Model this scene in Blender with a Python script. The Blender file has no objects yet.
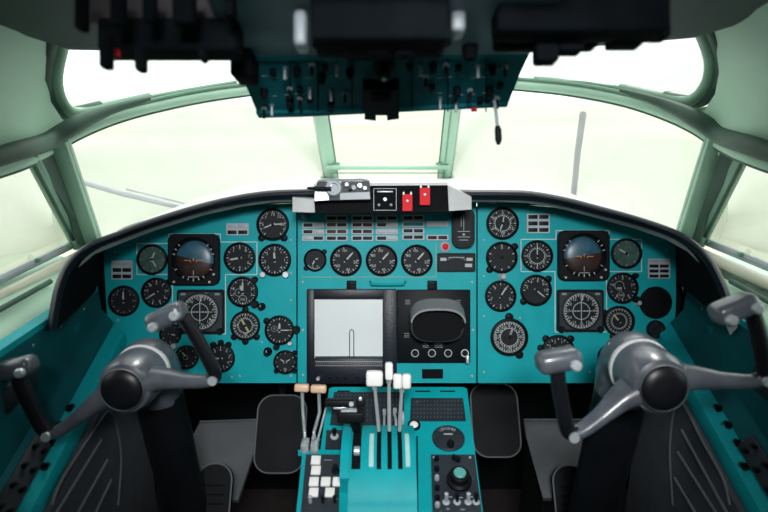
import bpy, bmesh, math, random
from mathutils import Vector, Matrix
random.seed(7)
PI = math.pi
scene = bpy.context.scene
COL = scene.collection

# ------------------------------------------------------------------ camera
F = 600.0
TILT = math.radians(15)
CAM = Vector((0, 0, 1.4))
RC = Matrix.Rotation(math.radians(75), 4, 'X')
camd = bpy.data.cameras.new('camera')
cam = bpy.data.objects.new('camera', camd)
COL.objects.link(cam)
cam.matrix_world = Matrix.Translation(CAM) @ RC
camd.lens = F / 768 * 36
camd.sensor_width = 36
camd.dof.use_dof = True
camd.dof.focus_distance = 1.42
camd.dof.aperture_fstop = 2.3
camd.clip_end = 3000
camd.clip_start = 0.01
scene.camera = cam

def ray(px, py):
    return (RC.to_3x3() @ Vector(((px - 384) / F, (256 - py) / F, -1.0)))

def C(px, py, d):
    return CAM + ray(px, py) * d

def CXp(px, py, x):
    """point on the sight line that lies in the fore-aft plane at x"""
    r = ray(px, py)
    return CAM + r * (x / r.x)

class Pl:
    def __init__(s, o, x, n):
        s.o = Vector(o)
        z = Vector(n).normalized()
        x = Vector(x)
        x = (x - z * x.dot(z)).normalized()
        y = z.cross(x)
        s.R = Matrix((x, y, z)).transposed()
        s.n = z
        s.x = x
        s.y = y
    def at(s, px, py, h=0.0):
        r = ray(px, py)
        o = s.o + s.n * h
        t = (o - CAM).dot(s.n) / r.dot(s.n)
        return CAM + r * t
    def M(s, px, py, h=0.0):
        return Matrix.Translation(s.at(px, py, h)) @ s.R.to_4x4()
    def mpp(s, px, py):
        return (s.at(px, py) - CAM).dot(ray(384, 256)) / F

# ------------------------------------------------------------------ materials
def mat(name, col, rough=0.5, metal=0.0, var=0.12, scale=14, bump=0.0, bscale=300, spec=0.5, speck=None, coat=0.0):
    m = bpy.data.materials.new(name)
    m.use_nodes = True
    nt = m.node_tree
    b = nt.nodes['Principled BSDF']
    b.inputs['Roughness'].default_value = rough
    b.inputs['Metallic'].default_value = metal
    b.inputs['Specular IOR Level'].default_value = spec
    b.inputs['Coat Weight'].default_value = coat
    tc = nt.nodes.new('ShaderNodeTexCoord')
    n = nt.nodes.new('ShaderNodeTexNoise')
    n.inputs['Scale'].default_value = scale
    n.inputs['Detail'].default_value = 5
    nt.links.new(tc.outputs['Object'], n.inputs['Vector'])
    r = nt.nodes.new('ShaderNodeValToRGB')
    r.color_ramp.elements[0].position = 0.3
    r.color_ramp.elements[1].position = 0.7
    r.color_ramp.elements[0].color = (*[max(0, c * (1 - var)) for c in col], 1)
    r.color_ramp.elements[1].color = (*[min(1, c * (1 + var)) for c in col], 1)
    nt.links.new(n.outputs['Fac'], r.inputs['Fac'])
    out = r.outputs['Color']
    if speck:
        n2 = nt.nodes.new('ShaderNodeTexNoise')
        n2.inputs['Scale'].default_value = 90
        n2.inputs['Detail'].default_value = 3
        nt.links.new(tc.outputs['Object'], n2.inputs['Vector'])
        r2 = nt.nodes.new('ShaderNodeValToRGB')
        r2.color_ramp.elements[0].position = 0.70
        r2.color_ramp.elements[1].position = 0.74
        nt.links.new(n2.outputs['Fac'], r2.inputs['Fac'])
        mx = nt.nodes.new('ShaderNodeMix')
        mx.data_type = 'RGBA'
        nt.links.new(r2.outputs['Color'], mx.inputs[0])
        nt.links.new(out, mx.inputs[6])
        mx.inputs[7].default_value = (*speck, 1)
        out = mx.outputs[2]
    nt.links.new(out, b.inputs['Base Color'])
    if bump:
        n3 = nt.nodes.new('ShaderNodeTexNoise')
        n3.inputs['Scale'].default_value = bscale
        nt.links.new(tc.outputs['Object'], n3.inputs['Vector'])
        bp = nt.nodes.new('ShaderNodeBump')
        bp.inputs['Strength'].default_value = bump
        bp.inputs['Distance'].default_value = 0.001
        nt.links.new(n3.outputs['Fac'], bp.inputs['Height'])
        nt.links.new(bp.outputs['Normal'], b.inputs['Normal'])
    return m

def glass_mat(name, tint=(1, 1, 1), k=0.6, rough=0.02):
    m = bpy.data.materials.new(name)
    m.use_nodes = True
    nt = m.node_tree
    nt.nodes.clear()
    o = nt.nodes.new('ShaderNodeOutputMaterial')
    t = nt.nodes.new('ShaderNodeBsdfTransparent')
    t.inputs['Color'].default_value = (*tint, 1)
    g = nt.nodes.new('ShaderNodeBsdfGlossy')
    g.inputs['Roughness'].default_value = rough
    f = nt.nodes.new('ShaderNodeFresnel')
    mu = nt.nodes.new('ShaderNodeMath')
    mu.operation = 'MULTIPLY'
    mu.inputs[1].default_value = k
    mx = nt.nodes.new('ShaderNodeMixShader')
    nt.links.new(f.outputs[0], mu.inputs[0])
    nt.links.new(mu.outputs[0], mx.inputs[0])
    nt.links.new(t.outputs[0], mx.inputs[1])
    nt.links.new(g.outputs[0], mx.inputs[2])
    nt.links.new(mx.outputs[0], o.inputs[0])
    return m

TEAL = mat('teal_paint', (0.002, 0.31, 0.345), 0.5, var=0.08, bump=0.08, spec=.18, speck=(0.004, 0.25, 0.26))
BLACK = mat('black_satin', (0.004, 0.0055, 0.0075), 0.5, var=0.3, spec=.12)
BLACKM = mat('black_matte', (0.003, 0.004, 0.005), 0.8, var=0.3, spec=.12)
OVB = mat('overhead_black', (0.005, 0.007, 0.009), 0.9, spec=.04, var=.3)
WALL_SHADE = mat('side_wall_teal', (0.003, 0.085, 0.10), 0.55, spec=.15, var=.15)  # darker copy of the teal, shade of the side walls put into the colour
DIAL = mat('dial_black', (0.007, 0.010, 0.013), 0.6, var=0.2, spec=.2)
GREYP = mat('charcoal_panel', (0.018, 0.025, 0.033), 0.5, var=0.25, spec=.3, speck=(0.08, 0.09, 0.1))
PADDED = mat('hood_padding', (0.006, 0.009, 0.016), 0.42, spec=.3, var=0.25, bump=0.5, bscale=220)
DECK = mat('deck_cloth', (0.62, 0.63, 0.63), 0.7, var=0.05, bump=0.3)
MARK = mat('marking_paint', (0.35, 0.39, 0.39), 0.6, var=0.05)
DIM = mat('faded_marking', (0.20, 0.23, 0.24), 0.6, var=0.1)
WHITE = mat('white_knob', (0.80, 0.80, 0.78), 0.32, var=0.02, coat=0.3)
LINE = mat('thin_line_paint', (0.42, 0.60, 0.58), 0.6, var=0.1)
SILVER = mat('worn_aluminium', (0.48, 0.53, 0.56), 0.38, 0.45, var=0.15)
STEEL = mat('steel_rod', (0.50, 0.55, 0.57), 0.3, 0.5, var=0.1)
LTGREY = mat('light_grey_paint', (0.30, 0.35, 0.38), 0.45, var=0.12)
FRAMEG = mat('annunciator_frame', (0.36, 0.42, 0.45), 0.6, spec=.2, var=0.15)
LAMP = mat('unlit_lens', (0.006, 0.009, 0.011), 0.5, var=0.2, spec=.15)
LAMPR = mat('unlit_red_lens', (0.035, 0.006, 0.008), 0.5, var=0.2, spec=.15)
LAMPB = mat('unlit_brown_lens', (0.045, 0.028, 0.014), 0.5, var=0.2, spec=.15)
RED = mat('red_guard_paint', (0.62, 0.010, 0.022), 0.5, var=0.06, spec=.1)
MINT = mat('mint_lining', (0.40, 0.63, 0.48), 0.5, var=0.08, scale=5, bump=0.1)
FGREEN = mat('frame_green', (0.17, 0.32, 0.23), 0.38, var=0.12, scale=9)
SEAL_SHADE = mat('window_seal', (0.035, 0.085, 0.06), 0.6, var=0.2)  # dark green for rubber seals and for painted shade round the linings
CEIL = mat('ceiling_trim', (0.035, 0.06, 0.06), 0.6, var=0.15, bump=0.2)
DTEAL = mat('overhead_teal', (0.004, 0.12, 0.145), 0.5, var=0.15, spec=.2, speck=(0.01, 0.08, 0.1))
YOKEG = mat('yoke_grey_paint', (0.075, 0.087, 0.105), 0.32, 0.0, var=0.25, scale=25, bump=0.12, coat=0.25)
YOKED = mat('yoke_black', (0.005, 0.006, 0.008), 0.38, var=0.3, spec=.35)
RING = mat('pale_band', (0.55, 0.57, 0.58), 0.4, var=0.1)
PADM = mat('pedal_rubber', (0.005, 0.006, 0.008), 0.6, spec=.12, var=.3)
KICK = mat('ribbed_leatherette', (0.062, 0.070, 0.082), 0.6, spec=.2, var=0.2, bump=0.4, bscale=120)
PIPING = mat('grey_piping', (0.11, 0.12, 0.135), 0.5, var=0.1)
TRAYM = mat('scuffed_grey_metal', (0.09, 0.10, 0.11), 0.5, 0.1, var=0.2, scale=7)
FLOORM = mat('dark_brown_carpet', (0.010, 0.006, 0.006), 0.95, var=0.4, scale=40, bump=0.8)
WOODT = mat('tan_handle', (0.62, 0.42, 0.28), 0.4, var=0.08)
SCREENM = mat('paper_white_screen', (0.60, 0.66, 0.66), 0.35, var=0.06, scale=4)
BALLB = mat('ball_blue', (0.03, 0.10, 0.15), 0.35, var=0.3, scale=40)
BALLN = mat('ball_brown', (0.035, 0.020, 0.018), 0.35, var=0.4, scale=40)
ORANGE = mat('orange_mark', (0.55, 0.22, 0.05), 0.5, var=0.1)
YELL = mat('yellow_mark', (0.36, 0.34, 0.17), 0.5, var=0.1)
GREENG = mat('greenish_dial', (0.035, 0.085, 0.07), 0.4, var=0.4, scale=60)
TEALCAP = mat('pale_teal_cap', (0.09, 0.33, 0.31), 0.4, var=0.08)
WIPER = mat('wiper_metal', (0.42, 0.45, 0.50), 0.45, 0.3, var=0.1)
DARKWIPER = mat('dark_wiper_metal', (0.012, 0.02, 0.022), 0.8, 0.0, spec=.05, var=0.1)
PINK = mat('purple_grey_panel', (0.06, 0.05, 0.06), 0.6, var=0.15)
PALEBL = mat('pale_blue_grey_paint', (0.10, 0.17, 0.20), 0.5, var=0.12)
GLASS = glass_mat('instrument_glass', k=0.3, rough=0.06)
WGLASS = glass_mat('window_glass', (0.95, 0.985, 0.955), k=0.5)

# ------------------------------------------------------------------ mesh builder
ROOTM = {}

def tag(o, label=None, cat=None, group=None, kind=None):
    if label: o['label'] = label
    if cat: o['category'] = cat
    if group: o['group'] = group
    if kind: o['kind'] = kind
    return o

def thing(name, label, cat, M=None, group=None):
    o = bpy.data.objects.new(name, None)
    o.empty_display_size = 0.02
    COL.objects.link(o)
    M = M or Matrix.Identity(4)
    o.matrix_world = M
    ROOTM[o.name] = M.copy()
    return tag(o, label, cat, group)

class MB:
    def __init__(s, M=None):
        s.v = []
        s.f = []
        s.M = M or Matrix.Identity(4)
    def add(s, vs, fs, M=None):
        T = s.M @ M if M is not None else s.M
        k = len(s.v)
        s.v += [T @ Vector(p) for p in vs]
        s.f += [tuple(i + k for i in f) for f in fs]
        return s
    def box(s, c, size, bev=0.0, M=None, seg=2):
        bm = bmesh.new()
        bmesh.ops.create_cube(bm, size=1)
        for v in bm.verts:
            v.co = Vector((v.co.x * size[0], v.co.y * size[1], v.co.z * size[2]))
        if bev:
            bmesh.ops.bevel(bm, geom=bm.edges[:], offset=bev, segments=seg, profile=0.5, affect='EDGES')
        T = Matrix.Translation(c)
        if M is not None: T = M @ T
        bm.verts.index_update()
        s.add([v.co.copy() for v in bm.verts], [[v.index for v in f.verts] for f in bm.faces], T)
        bm.free()
        return s
    def lathe(s, prof, seg=32, M=None):
        vs = []
        fs = []
        n = len(prof)
        for i in range(seg):
            a = 2 * PI * i / seg
            for r, z in prof:
                vs.append((r * math.cos(a), r * math.sin(a), z))
        for i in range(seg):
            j = (i + 1) % seg
            for k in range(n - 1):
                fs.append((i * n + k, j * n + k, j * n + k + 1, i * n + k + 1))
        if prof[0][0] > 1e-6: fs.append(tuple(i * n for i in reversed(range(seg))))
        if prof[-1][0] > 1e-6: fs.append(tuple(i * n + n - 1 for i in range(seg)))
        return s.add(vs, fs, M)
    def ring(s, prof, seg=32, M=None):
        """closed profile revolved (torus like)"""
        vs = []
        fs = []
        n = len(prof)
        for i in range(seg):
            a = 2 * PI * i / seg
            for r, z in prof:
                vs.append((r * math.cos(a), r * math.sin(a), z))
        for i in range(seg):
            j = (i + 1) % seg
            for k in range(n):
                l = (k + 1) % n
                fs.append((i * n + k, j * n + k, j * n + l, i * n + l))
        return s.add(vs, fs, M)
    def cyl(s, p0, p1, r0, r1=None, seg=16):
        p0 = Vector(p0); p1 = Vector(p1)
        d = p1 - p0
        L = d.length
        q = d.to_track_quat('Z', 'Y').to_matrix().to_4x4()
        T = Matrix.Translation(p0) @ q
        r1 = r0 if r1 is None else r1
        b = min(r0, r1, L) * 0.15
        return s.lathe([(r0 - b, 0), (r0, b), (r1, L - b), (r1 - b, L)], seg, T)
    def prism(s, poly, z0, z1, M=None):
        n = len(poly)
        a = sum(poly[i][0] * poly[(i + 1) % n][1] - poly[(i + 1) % n][0] * poly[i][1] for i in range(n))
        if a < 0: poly = poly[::-1]
        vs = [(p[0], p[1], z0) for p in poly] + [(p[0], p[1], z1) for p in poly]
        fs = [tuple(range(n))[::-1], tuple(range(n, 2 * n))]
        for i in range(n):
            j = (i + 1) % n
            fs.append((i, j, n + j, n + i))
        return s.add(vs, fs, M)
    def slab(s, pts, vec):
        """polygon of world points extruded by vec"""
        n = len(pts)
        vec = Vector(vec)
        vs = [Vector(p) for p in pts] + [Vector(p) + vec for p in pts]
        fs = [tuple(range(n)), tuple(range(n, 2 * n))[::-1]]
        for i in range(n):
            j = (i + 1) % n
            fs.append((j, i, n + i, n + j))
        return s.add(vs, fs)
    def tube(s, pts, rad, seg=10, flat=1.0, up=(0, 0, 1), caps=True):
        pts = [Vector(p) for p in pts]
        n = len(pts)
        if not isinstance(rad, (list, tuple)): rad = [rad] * n
        vs = []
        fs = []
        up = Vector(up)
        prev = None
        for i, p in enumerate(pts):
            t = (pts[min(i + 1, n - 1)] - pts[max(i - 1, 0)]).normalized()
            if prev is None:
                x = up.cross(t)
                if x.length < 1e-3: x = Vector((1, 0, 0)).cross(t)
            else:
                x = prev - t * prev.dot(t)
            x.normalize()
            y = t.cross(x)
            prev = x
            for k in range(seg):
                a = 2 * PI * (k + .5) / seg
                vs.append(p + x * (math.cos(a) * rad[i]) + y * (math.sin(a) * rad[i] * flat))
        for i in range(n - 1):
            for k in range(seg):
                l = (k + 1) % seg
                fs.append((i * seg + k, i * seg + l, (i + 1) * seg + l, (i + 1) * seg + k))
        if caps:
            fs.append(tuple(range(seg))[::-1])
            fs.append(tuple((n - 1) * seg + k for k in range(seg)))
        return s.add(vs, fs)
    def loft(s, rows, closed=False, thick=None):
        """rows of world points -> surface"""
        n = len(rows[0])
        vs = [p for r in rows for p in r]
        fs = []
        for i in range(len(rows) - 1):
            for k in range(n - 1 if not closed else n):
                l = (k + 1) % n
                fs.append((i * n + k, i * n + l, (i + 1) * n + l, (i + 1) * n + k))
        if closed:
            fs.append(tuple(range(n))[::-1])
            fs.append(tuple((len(rows) - 1) * n + k for k in range(n)))
        return s.add(vs, fs)
    def text(s, t, size, M):
        vs, fs = glyph(t)
        return s.add([Vector((p[0] * size, p[1] * size, 0)) for p in vs], fs, M)
    def build(s, name, m, parent=None, smooth=40, label=None):
        me = bpy.data.meshes.new(name)
        if parent is not None:
            R = ROOTM[parent.name]
        else:
            xs = [sum((p[i] for p in s.v)) / len(s.v) for i in range(3)]
            zmin = min(p[2] for p in s.v)
            R = Matrix.Translation((xs[0], xs[1], zmin))
        Ri = R.inverted()
        me.from_pydata([Ri @ p for p in s.v], [], s.f)
        me.validate()
        bm = bmesh.new()
        bm.from_mesh(me)
        bmesh.ops.recalc_face_normals(bm, faces=bm.faces[:])
        bm.to_mesh(me)
        bm.free()
        me.materials.append(m)
        for p in me.polygons: p.use_smooth = True
        me.set_sharp_from_angle(angle=math.radians(smooth))
        o = bpy.data.objects.new(name, me)
        COL.objects.link(o)
        ROOTM[o.name] = R.copy()
        if parent is not None:
            o.parent = parent
        else:
            o.matrix_world = R
        if label: o['label'] = label
        return o

_g = {}
def glyph(t):
    if t in _g: return _g[t]
    cu = bpy.data.curves.new('t', 'FONT')
    cu.body = t
    cu.align_x = 'CENTER'
    cu.align_y = 'CENTER'
    cu.resolution_u = 2
    o = bpy.data.objects.new('t', cu)
    COL.objects.link(o)
    bpy.context.view_layer.update()
    me = bpy.data.meshes.new_from_object(o.evaluated_get(bpy.context.evaluated_depsgraph_get()))
    r = ([v.co[:] for v in me.vertices], [tuple(p.vertices) for p in me.polygons])
    bpy.data.objects.remove(o)
    bpy.data.meshes.remove(me)
    bpy.data.curves.remove(cu)
    _g[t] = r
    return r

def smoothpts(pts, k=6):
    pts = [Vector(p) for p in pts]
    out = []
    n = len(pts)
    for i in range(n - 1):
        p0 = pts[max(i - 1, 0)]; p1 = pts[i]; p2 = pts[i + 1]; p3 = pts[min(i + 2, n - 1)]
        for j in range(k):
            t = j / k
            out.append(0.5 * ((2 * p1) + (p2 - p0) * t + (2 * p0 - 5 * p1 + 4 * p2 - p3) * t * t + (3 * p1 - p0 - 3 * p2 + p3) * t ** 3))
    out.append(pts[-1])
    return out

def pol(a, r):
    a = math.radians(a)
    return (math.sin(a) * r, math.cos(a) * r)

def rrect(w, h, r, n=4, cut=None):
    pts = []
    for cx, cy, a0 in ((w/2-r, h/2-r, 0), (-w/2+r, h/2-r, 90), (-w/2+r, -h/2+r, 180), (w/2-r, -h/2+r, 270)):
        for i in range(n + 1):
            a = math.radians(a0 + 90 * i / n)
            pts.append((cx + r * math.cos(a), cy + r * math.sin(a)))
    return pts

def struct(o, kind='structure'):
    o['kind'] = kind
    return o

# ------------------------------------------------------------------ instrument panels
D0 = F * 0.0024
S = 0.0024
PAN = Pl(C(384, 256, D0), (1, 0, 0), -ray(384, 256))

def uv(px, py): return ((px - 384) * S, (256 - py) * S)
PM = PAN.M(384, 256)

def panel(name, outline, label):
    name_side = 'left' if 'left instrument' in label else 'right' if 'right instrument' in label else 'mid'
    t = thing(name, label, 'instrument panel', PM)
    MB(PM).prism([uv(*p) for p in outline], -0.010, 0.0).build('face_plate', TEAL, t)
    ox = [p[0] for p in outline]
    bo = [(p[0] + (9 if p[0] == max(ox) else -9 if p[0] == min(ox) else 0), p[1] + (3 if p[1] < 300 else -2)) for p in outline]
    if name_side == 'left': bo = [(90, 268)] + bo + [(88, 300)]
    if name_side == 'right': bo = bo[:-2] + [(690, 270), (692, 330)] + bo[-2:]
    MB(PM).prism([uv(*p) for p in bo], -0.018, -0.012).build('backing_plate', BLACKM, t)  # black plate added to block light leaking through the panel seams
    for px in (min(p[0] for p in outline) + 40, max(p[0] for p in outline) - 40):
        a = PAN.at(px, 340, -.012)
        MB().cyl(a, (a.x, 1.905, a.z - .02), .012).build('mounting_strut', BLACKM, t)
    return t

pl_left = panel('instrument_panel', [(103, 247), (112, 241), (150, 227), (200, 212), (250, 205), (296.3, 203), (296.3, 383), (190, 383), (114, 383), (109, 348)],
                'teal left instrument panel in front of the left control yoke')
pl_mid = panel('instrument_panel', [(297.7, 203), (476.3, 203), (476.3, 383), (297.7, 383)],
               'teal centre instrument panel with the white screen and rows of small lamps')
pl_right = panel('instrument_panel', [(477.7, 203), (520, 204), (560, 208), (600, 217), (640, 227), (672, 240), (676, 246), (676, 300), (672, 383), (477.7, 383)],
                 'teal right instrument panel in front of the right control yoke')

def screws(parent, pts, r=1.5, m=None):
    for p in pts:
        M = PAN.M(p[0], p[1])
        mb = MB(M)
        mb.lathe([(r*S, 0), (r*S, .0012), (r*S*.6, .002), (0, .002)][:4], 10)
        mb.box((0, 0, .0021), (r*S*1.5, .0005, .0004))
        mb.build('screw', m or SILVER, parent)

screws(pl_left, [(115, 252), (270, 205 + 3), (291, 240), (291, 300), (291, 352), (291, 376), (205, 376), (262, 342), (240, 376), (118, 320), (291, 273), (160, 318), (232, 377)], 1.1, LTGREY)
screws(pl_mid, [(303, 217), (303, 282), (303, 330), (303, 375), (472, 282), (473, 330), (472, 376), (400, 376)], 1.3, LTGREY)
screws(pl_right, [(484, 240), (484, 276), (484, 372), (545, 372), (590, 372), (484, 316), (667, 250), (668, 350), (555, 208 + 6), (520, 318), (640, 340)], 1.1, LTGREY)

# raised cover plates and painted outlines belong to the panels
def outline(parent, pts, w=0.9, m=LINE, closed=False, h=0.0006, name='painted_outline'):
    mb = MB(PM)
    P = [uv(*p) for p in pts]
    if closed: P.append(P[0])
    for a, b in zip(P, P[1:]):
        dx, dy = b[0]-a[0], b[1]-a[1]
        L = math.hypot(dx, dy)
        M = Matrix.Translation(((a[0]+b[0])/2, (a[1]+b[1])/2, h/2)) @ Matrix.Rotation(math.atan2(dy, dx), 4, 'Z')
        mb.box((0, 0, 0), (L + w*S, w*S, h), 0, M)
    return mb.build(name, m, parent)

outline(pl_left, [(169, 243.5), (137, 243.5), (137, 274.5), (172.5, 274.5), (172.5, 334), (225.5, 334), (225.5, 274.5), (257, 274.5), (257, 242), (220.5, 242), (220.5, 234), (169, 234), (169, 243.5)], 0.9)
outline(pl_right, [(556, 239.3), (521, 239.3), (521, 271.6), (555, 271.6), (555, 332), (606.5, 332), (606.5, 271.6), (641.5, 271.6), (641.5, 239.3), (609, 239.3), (609, 230.5), (556, 230.5), (556, 239.3)], 0.9)
def cover(parent, px, py, w, h, r=4, z=0.0012, name='cover_plate', m=TEAL):
    MB(PAN.M(px, py)).prism(rrect(w*S, h*S, r*S), 0, z).build(name, m, parent)
cover(pl_left, 276, 296, 34, 40, 6)
cover(pl_left, 248, 360, 30, 34, 12)
cover(pl_right, 509, 338, 50, 50, 5)
cover(pl_right, 545, 316, 16, 10, 3)
outline(pl_mid, [(302, 277), (436, 277), (436, 244)], 0.7, mat('ochre_line', (0.20, 0.30, 0.18), 0.6))
# pull handle on centre panel
hp = [PAN.at(370, 281.5, .001), PAN.at(371.5, 283.5, .012), PAN.at(374, 284.5, .014), PAN.at(401, 284.5, .014), PAN.at(404, 283.5, .012), PAN.at(405.5, 281.5, .001)]
MB().tube(smoothpts(hp, 4), .0028, 8).build('pull_handle', TEAL, pl_mid)
for px in (351.7, 432):
    MB(PAN.M(px, 285)).box((0, 0, .006), (9.5*S, 9*S, .012), .002).box((0, .004, .013), (6*S, 3*S, .004), .001).build('latch', BLACK, pl_mid)
MB(PAN.M(432.5, 373.8)).box((0, 0, .0005), (21*S, 9.5*S, .0012)).build('dark_slot', BLACKM, pl_mid)

# ------------------------------------------------------------------ round gauges
def dialmarks(mb, R, n=12, minor=4, a0=0, sweep=360, nums=None, z=.0036, nr=.60, ns=.26, r0=.82, r1=.68):
    full = abs(sweep - 360) < 1
    cnt = n if full else n + 1
    for i in range(cnt):
        a = a0 + sweep * i / n
        x, y = pol(a, R * (r0 + r1) / 2)
        M = Matrix.Translation((x, y, z)) @ Matrix.Rotation(-math.radians(a), 4, 'Z')
        mb.box((0, 0, 0), (R * .05, R * (r0 - r1), .0003), 0, M)
        if i < cnt - (0 if full else 1):
            for k in range(1, minor):
                b = a + sweep / n * k / minor
                x, y = pol(b, R * (r0 - .035))
                M = Matrix.Translation((x, y, z)) @ Matrix.Rotation(-math.radians(b), 4, 'Z')
                mb.box((0, 0, 0), (R * .025, R * .07, .0003), 0, M)
    if nums:
        for a, t in nums:
            x, y = pol(a, R * nr)
            mb.text(t, R * ns * (1.0 if len(t) < 3 else .85), Matrix.Translation((x, y, z + .0002)))

def pointer(mb, R, a, L=.68, w=.07, tail=.15, z=.0052):
    M = Matrix.Translation((0, 0, z)) @ Matrix.Rotation(-math.radians(a), 4, 'Z')
    mb.prism([(-R*w/2, -R*tail), (R*w/2, -R*tail), (R*w*.55, R*L*.75), (0, R*L), (-R*w*.55, R*L*.75)], -.0004, .0004, M)

def gauge(px, py, rp, label, nums=None, n=12, minor=3, a0=0, sweep=360, ptr=((40, .68),), ears=(), knobs=(), face=DIAL, glass=True,
          ring2=False, name='round_gauge', fine=False, marks=MARK, group=None, sub=None, bez=BLACK):
    R = rp * S
    M = PAN.M(px, py, 0.0003)
    t = thing(name, label, 'gauge', M, group)
    MB(M).ring([(R*.985, 0), (R, .004), (R*.97, .0095), (R*.90, .0105), (R*.85, .0085), (R*.83, .0045), (R*.83, 0)], 40).build('bezel', bez, t)
    MB(M).lathe([(0, 0), (R*.84, 0), (R*.84, .0030), (0, .0030)], 40).build('dial', face, t)
    mb = MB(M)
    dialmarks(mb, R, n, minor, a0, sweep, nums)
    if ring2:
        mb.ring([(R*.45, .0033), (R*.45, .0037), (R*.48, .0037), (R*.48, .0033)], 32)
        for i in range(24):
            a = i * 15
            x, y = pol(a, R*.52)
            mb.box((0, 0, 0), (R*.03, R*.10, .0003), 0, Matrix.Translation((x, y, .0036)) @ Matrix.Rotation(-math.radians(a), 4, 'Z'))
    if sub:
        for (x, y, r, tt) in sub:
            mb.ring([(R*r*.92, .0033), (R*r*.92, .0037), (R*r, .0037), (R*r, .0033)], 20, Matrix.Translation((R*x, R*y, 0)))
            if tt: mb.text(tt, R*.22, Matrix.Translation((R*x, R*y, .0038)))
    mb.build('dial_markings', marks, t)
    for i, p in enumerate(ptr):
        q = MB(M)
        pointer(q, R, p[0], p[1], p[2] if len(p) > 2 else .075, z=.005 + .0007*i)
        q.build('pointer', p[3] if len(p) > 3 else MARK, t)
    MB(M).lathe([(0, 0), (R*.09, 0), (R*.09, .0066), (R*.06, .0072), (0, .0072)], 16).build('pointer_hub', BLACK, t)
    if glass:
        MB(M).lathe([(0, .0078), (R*.86, .0078), (R*.86, .0084), (0, .0090)], 32).build('cover_glass', GLASS, t)
    for a in ears:
        x, y = pol(a, R*1.06)
        q = MB(M)
        q.lathe([(R*.22, 0), (R*.22, .004), (R*.15, .006), (0, .006)], 12, Matrix.Translation((x, y, 0)))
        q.build('mounting_lug', BLACK, t)
    for kk in knobs:
        a, rr = kk[0], kk[1]
        m_ = kk[2] if len(kk) > 2 else BLACK
        x, y = pol(a, R*1.12)
        q = MB(M)
        q.lathe([(R*rr, 0), (R*rr, .012), (R*rr*.85, .015), (0, .015)], 14, Matrix.Translation((x, y, 0)))
        q.build('adjusting_knob', m_, t)
    return t

N10 = [(i*36, str(i)) for i in range(10)]
N12 = [(i*30, str(i*3)) for i in range(12)]
N6 = [(-130 + i*52, str(i)) for i in range(6)]
# left panel
gauge(273, 224.5, 16.5, 'two-pointer black gauge under the hood, topmost on the left instrument panel', n=10, sweep=280, a0=-140, nums=[(-90, '5'), (0, '10'), (40, '15'), (-45, '7'), (90, '20')], ptr=((-112, .62), (88, .66)), ears=(220, 140))
gauge(275, 260, 16.5, 'round gauge with two silver screws, directly below the topmost gauge of the left panel', nums=[(0, '0'), (40, '1'), (-50, '2'), (90, '1'), (-100, '3'), (140, '4'), (-140, '5')], n=14, minor=2, ptr=((-4, .5, .11),), knobs=((218, .18, SILVER), (142, .2, SILVER)))
gauge(240, 258, 16, 'white-outlined round gauge just right of the left artificial horizon', nums=[(0, '9'), (40, '8'), (80, '7'), (118, '6'), (180, '4'), (-40, '1')], n=12, minor=2, ptr=((-100, .66, .10),))
gauge(152.7, 259.5, 15.5, 'greenish glaring round gauge just left of the left artificial horizon', face=GREENG, n=8, minor=2, ptr=((20, .55, .1), (150, .6)), marks=DIM)
gauge(157, 292.5, 15.2, 'round gauge with numbers just below the boxed greenish gauge', nums=[(i*40, str(i)) for i in range(9)], n=9, minor=2, ptr=((-120, .6),), ears=(50,))
gauge(124.4, 300.7, 15.5, 'round dark gauge at the far left edge of the left panel', n=12, minor=2, ptr=((-2, .66, .09), (-5, .4, .1)), nums=[(45, '6'), (-45, '4'), (90, '3')], marks=DIM)
gauge(243, 291.7, 15.5, 'altimeter with upright pointer between the left compass and the left panel edge', nums=[(36, '1'), (72, '2'), (108, '3'), (252, '7'), (288, '8')], n=10, minor=3, ptr=((0, .68, .10), (-20, .45, .12)), sub=((-.25, -.05, .25, '0'), (0, -.5, .28, '760')), knobs=((135, .24), (45, .2)))
gauge(245.6, 325.5, 15, 'radio compass with pale ring of marks, below the altimeter of the left panel', n=24, minor=2, ring2=True, ptr=((-30, .6, .12, YELL), (150, .55, .12, YELL)), ears=(0, 225, 135, 180), nums=N12[::3])
gauge(279.8, 330, 15, 'round gauge with side knob and L-shaped pointers at the left panel right edge', n=12, minor=2, ptr=((90, .72, .07), (0, .5, .12)), knobs=((88, .26), (190, .2), (140, .15, SILVER)), ears=(-55,), sub=((-.35, .1, .2, '0'),))
gauge(285.5, 361.8, 12, 'small two-pointer gauge at the lower right corner of the left panel', n=6, minor=2, ptr=((-60, .5), (60, .5)), nums=[(180, '50')], ears=(45, 135, 225))
gauge(221, 358, 14.5, 'round numbered gauge right of the left yoke right grip, lowest row', nums=[(-40, '8'), (0, '6'), (40, '4'), (80, '2'), (120, '0'), (160, '1')], n=10, minor=2, ptr=((-92, .66, .1),), ears=(-30, 30, 0))
gauge(187, 357, 12, 'small round gauge half hidden behind the left yoke right grip', n=8, minor=2, ptr=((-40, .6),), sub=((-.1, 0, .2, None),))
gauge(171, 334, 11, 'smallest gauge of the left panel, at the left compass lower left corner', n=6, minor=2, ptr=((100, .5),), knobs=((160, .28, SILVER),))
# centre panel
gauge(315.3, 260, 11.5, 'small black gauge with two lugs left of the three engine speed gauges', n=6, minor=2, a0=150, sweep=80, ptr=((-150, .5, .1), (60, .35)), ears=(48, 228), nums=[(160, '0'), (200, '5')])
EN = [(-8, '100'), (-60, '80'), (-125, '60'), (168, '40'), (100, '20')]
for px, w in ((346, 'left-hand'), (381.7, 'middle'), (416.8, 'right-hand')):
    gauge(px, 260.4, 16, w + ' one of the three identical engine speed gauges on the centre panel', nums=EN, n=10, minor=2, a0=-10, sweep=-260, ptr=((42, .70, .10),), group='engine speed gauges in a row')
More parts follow.
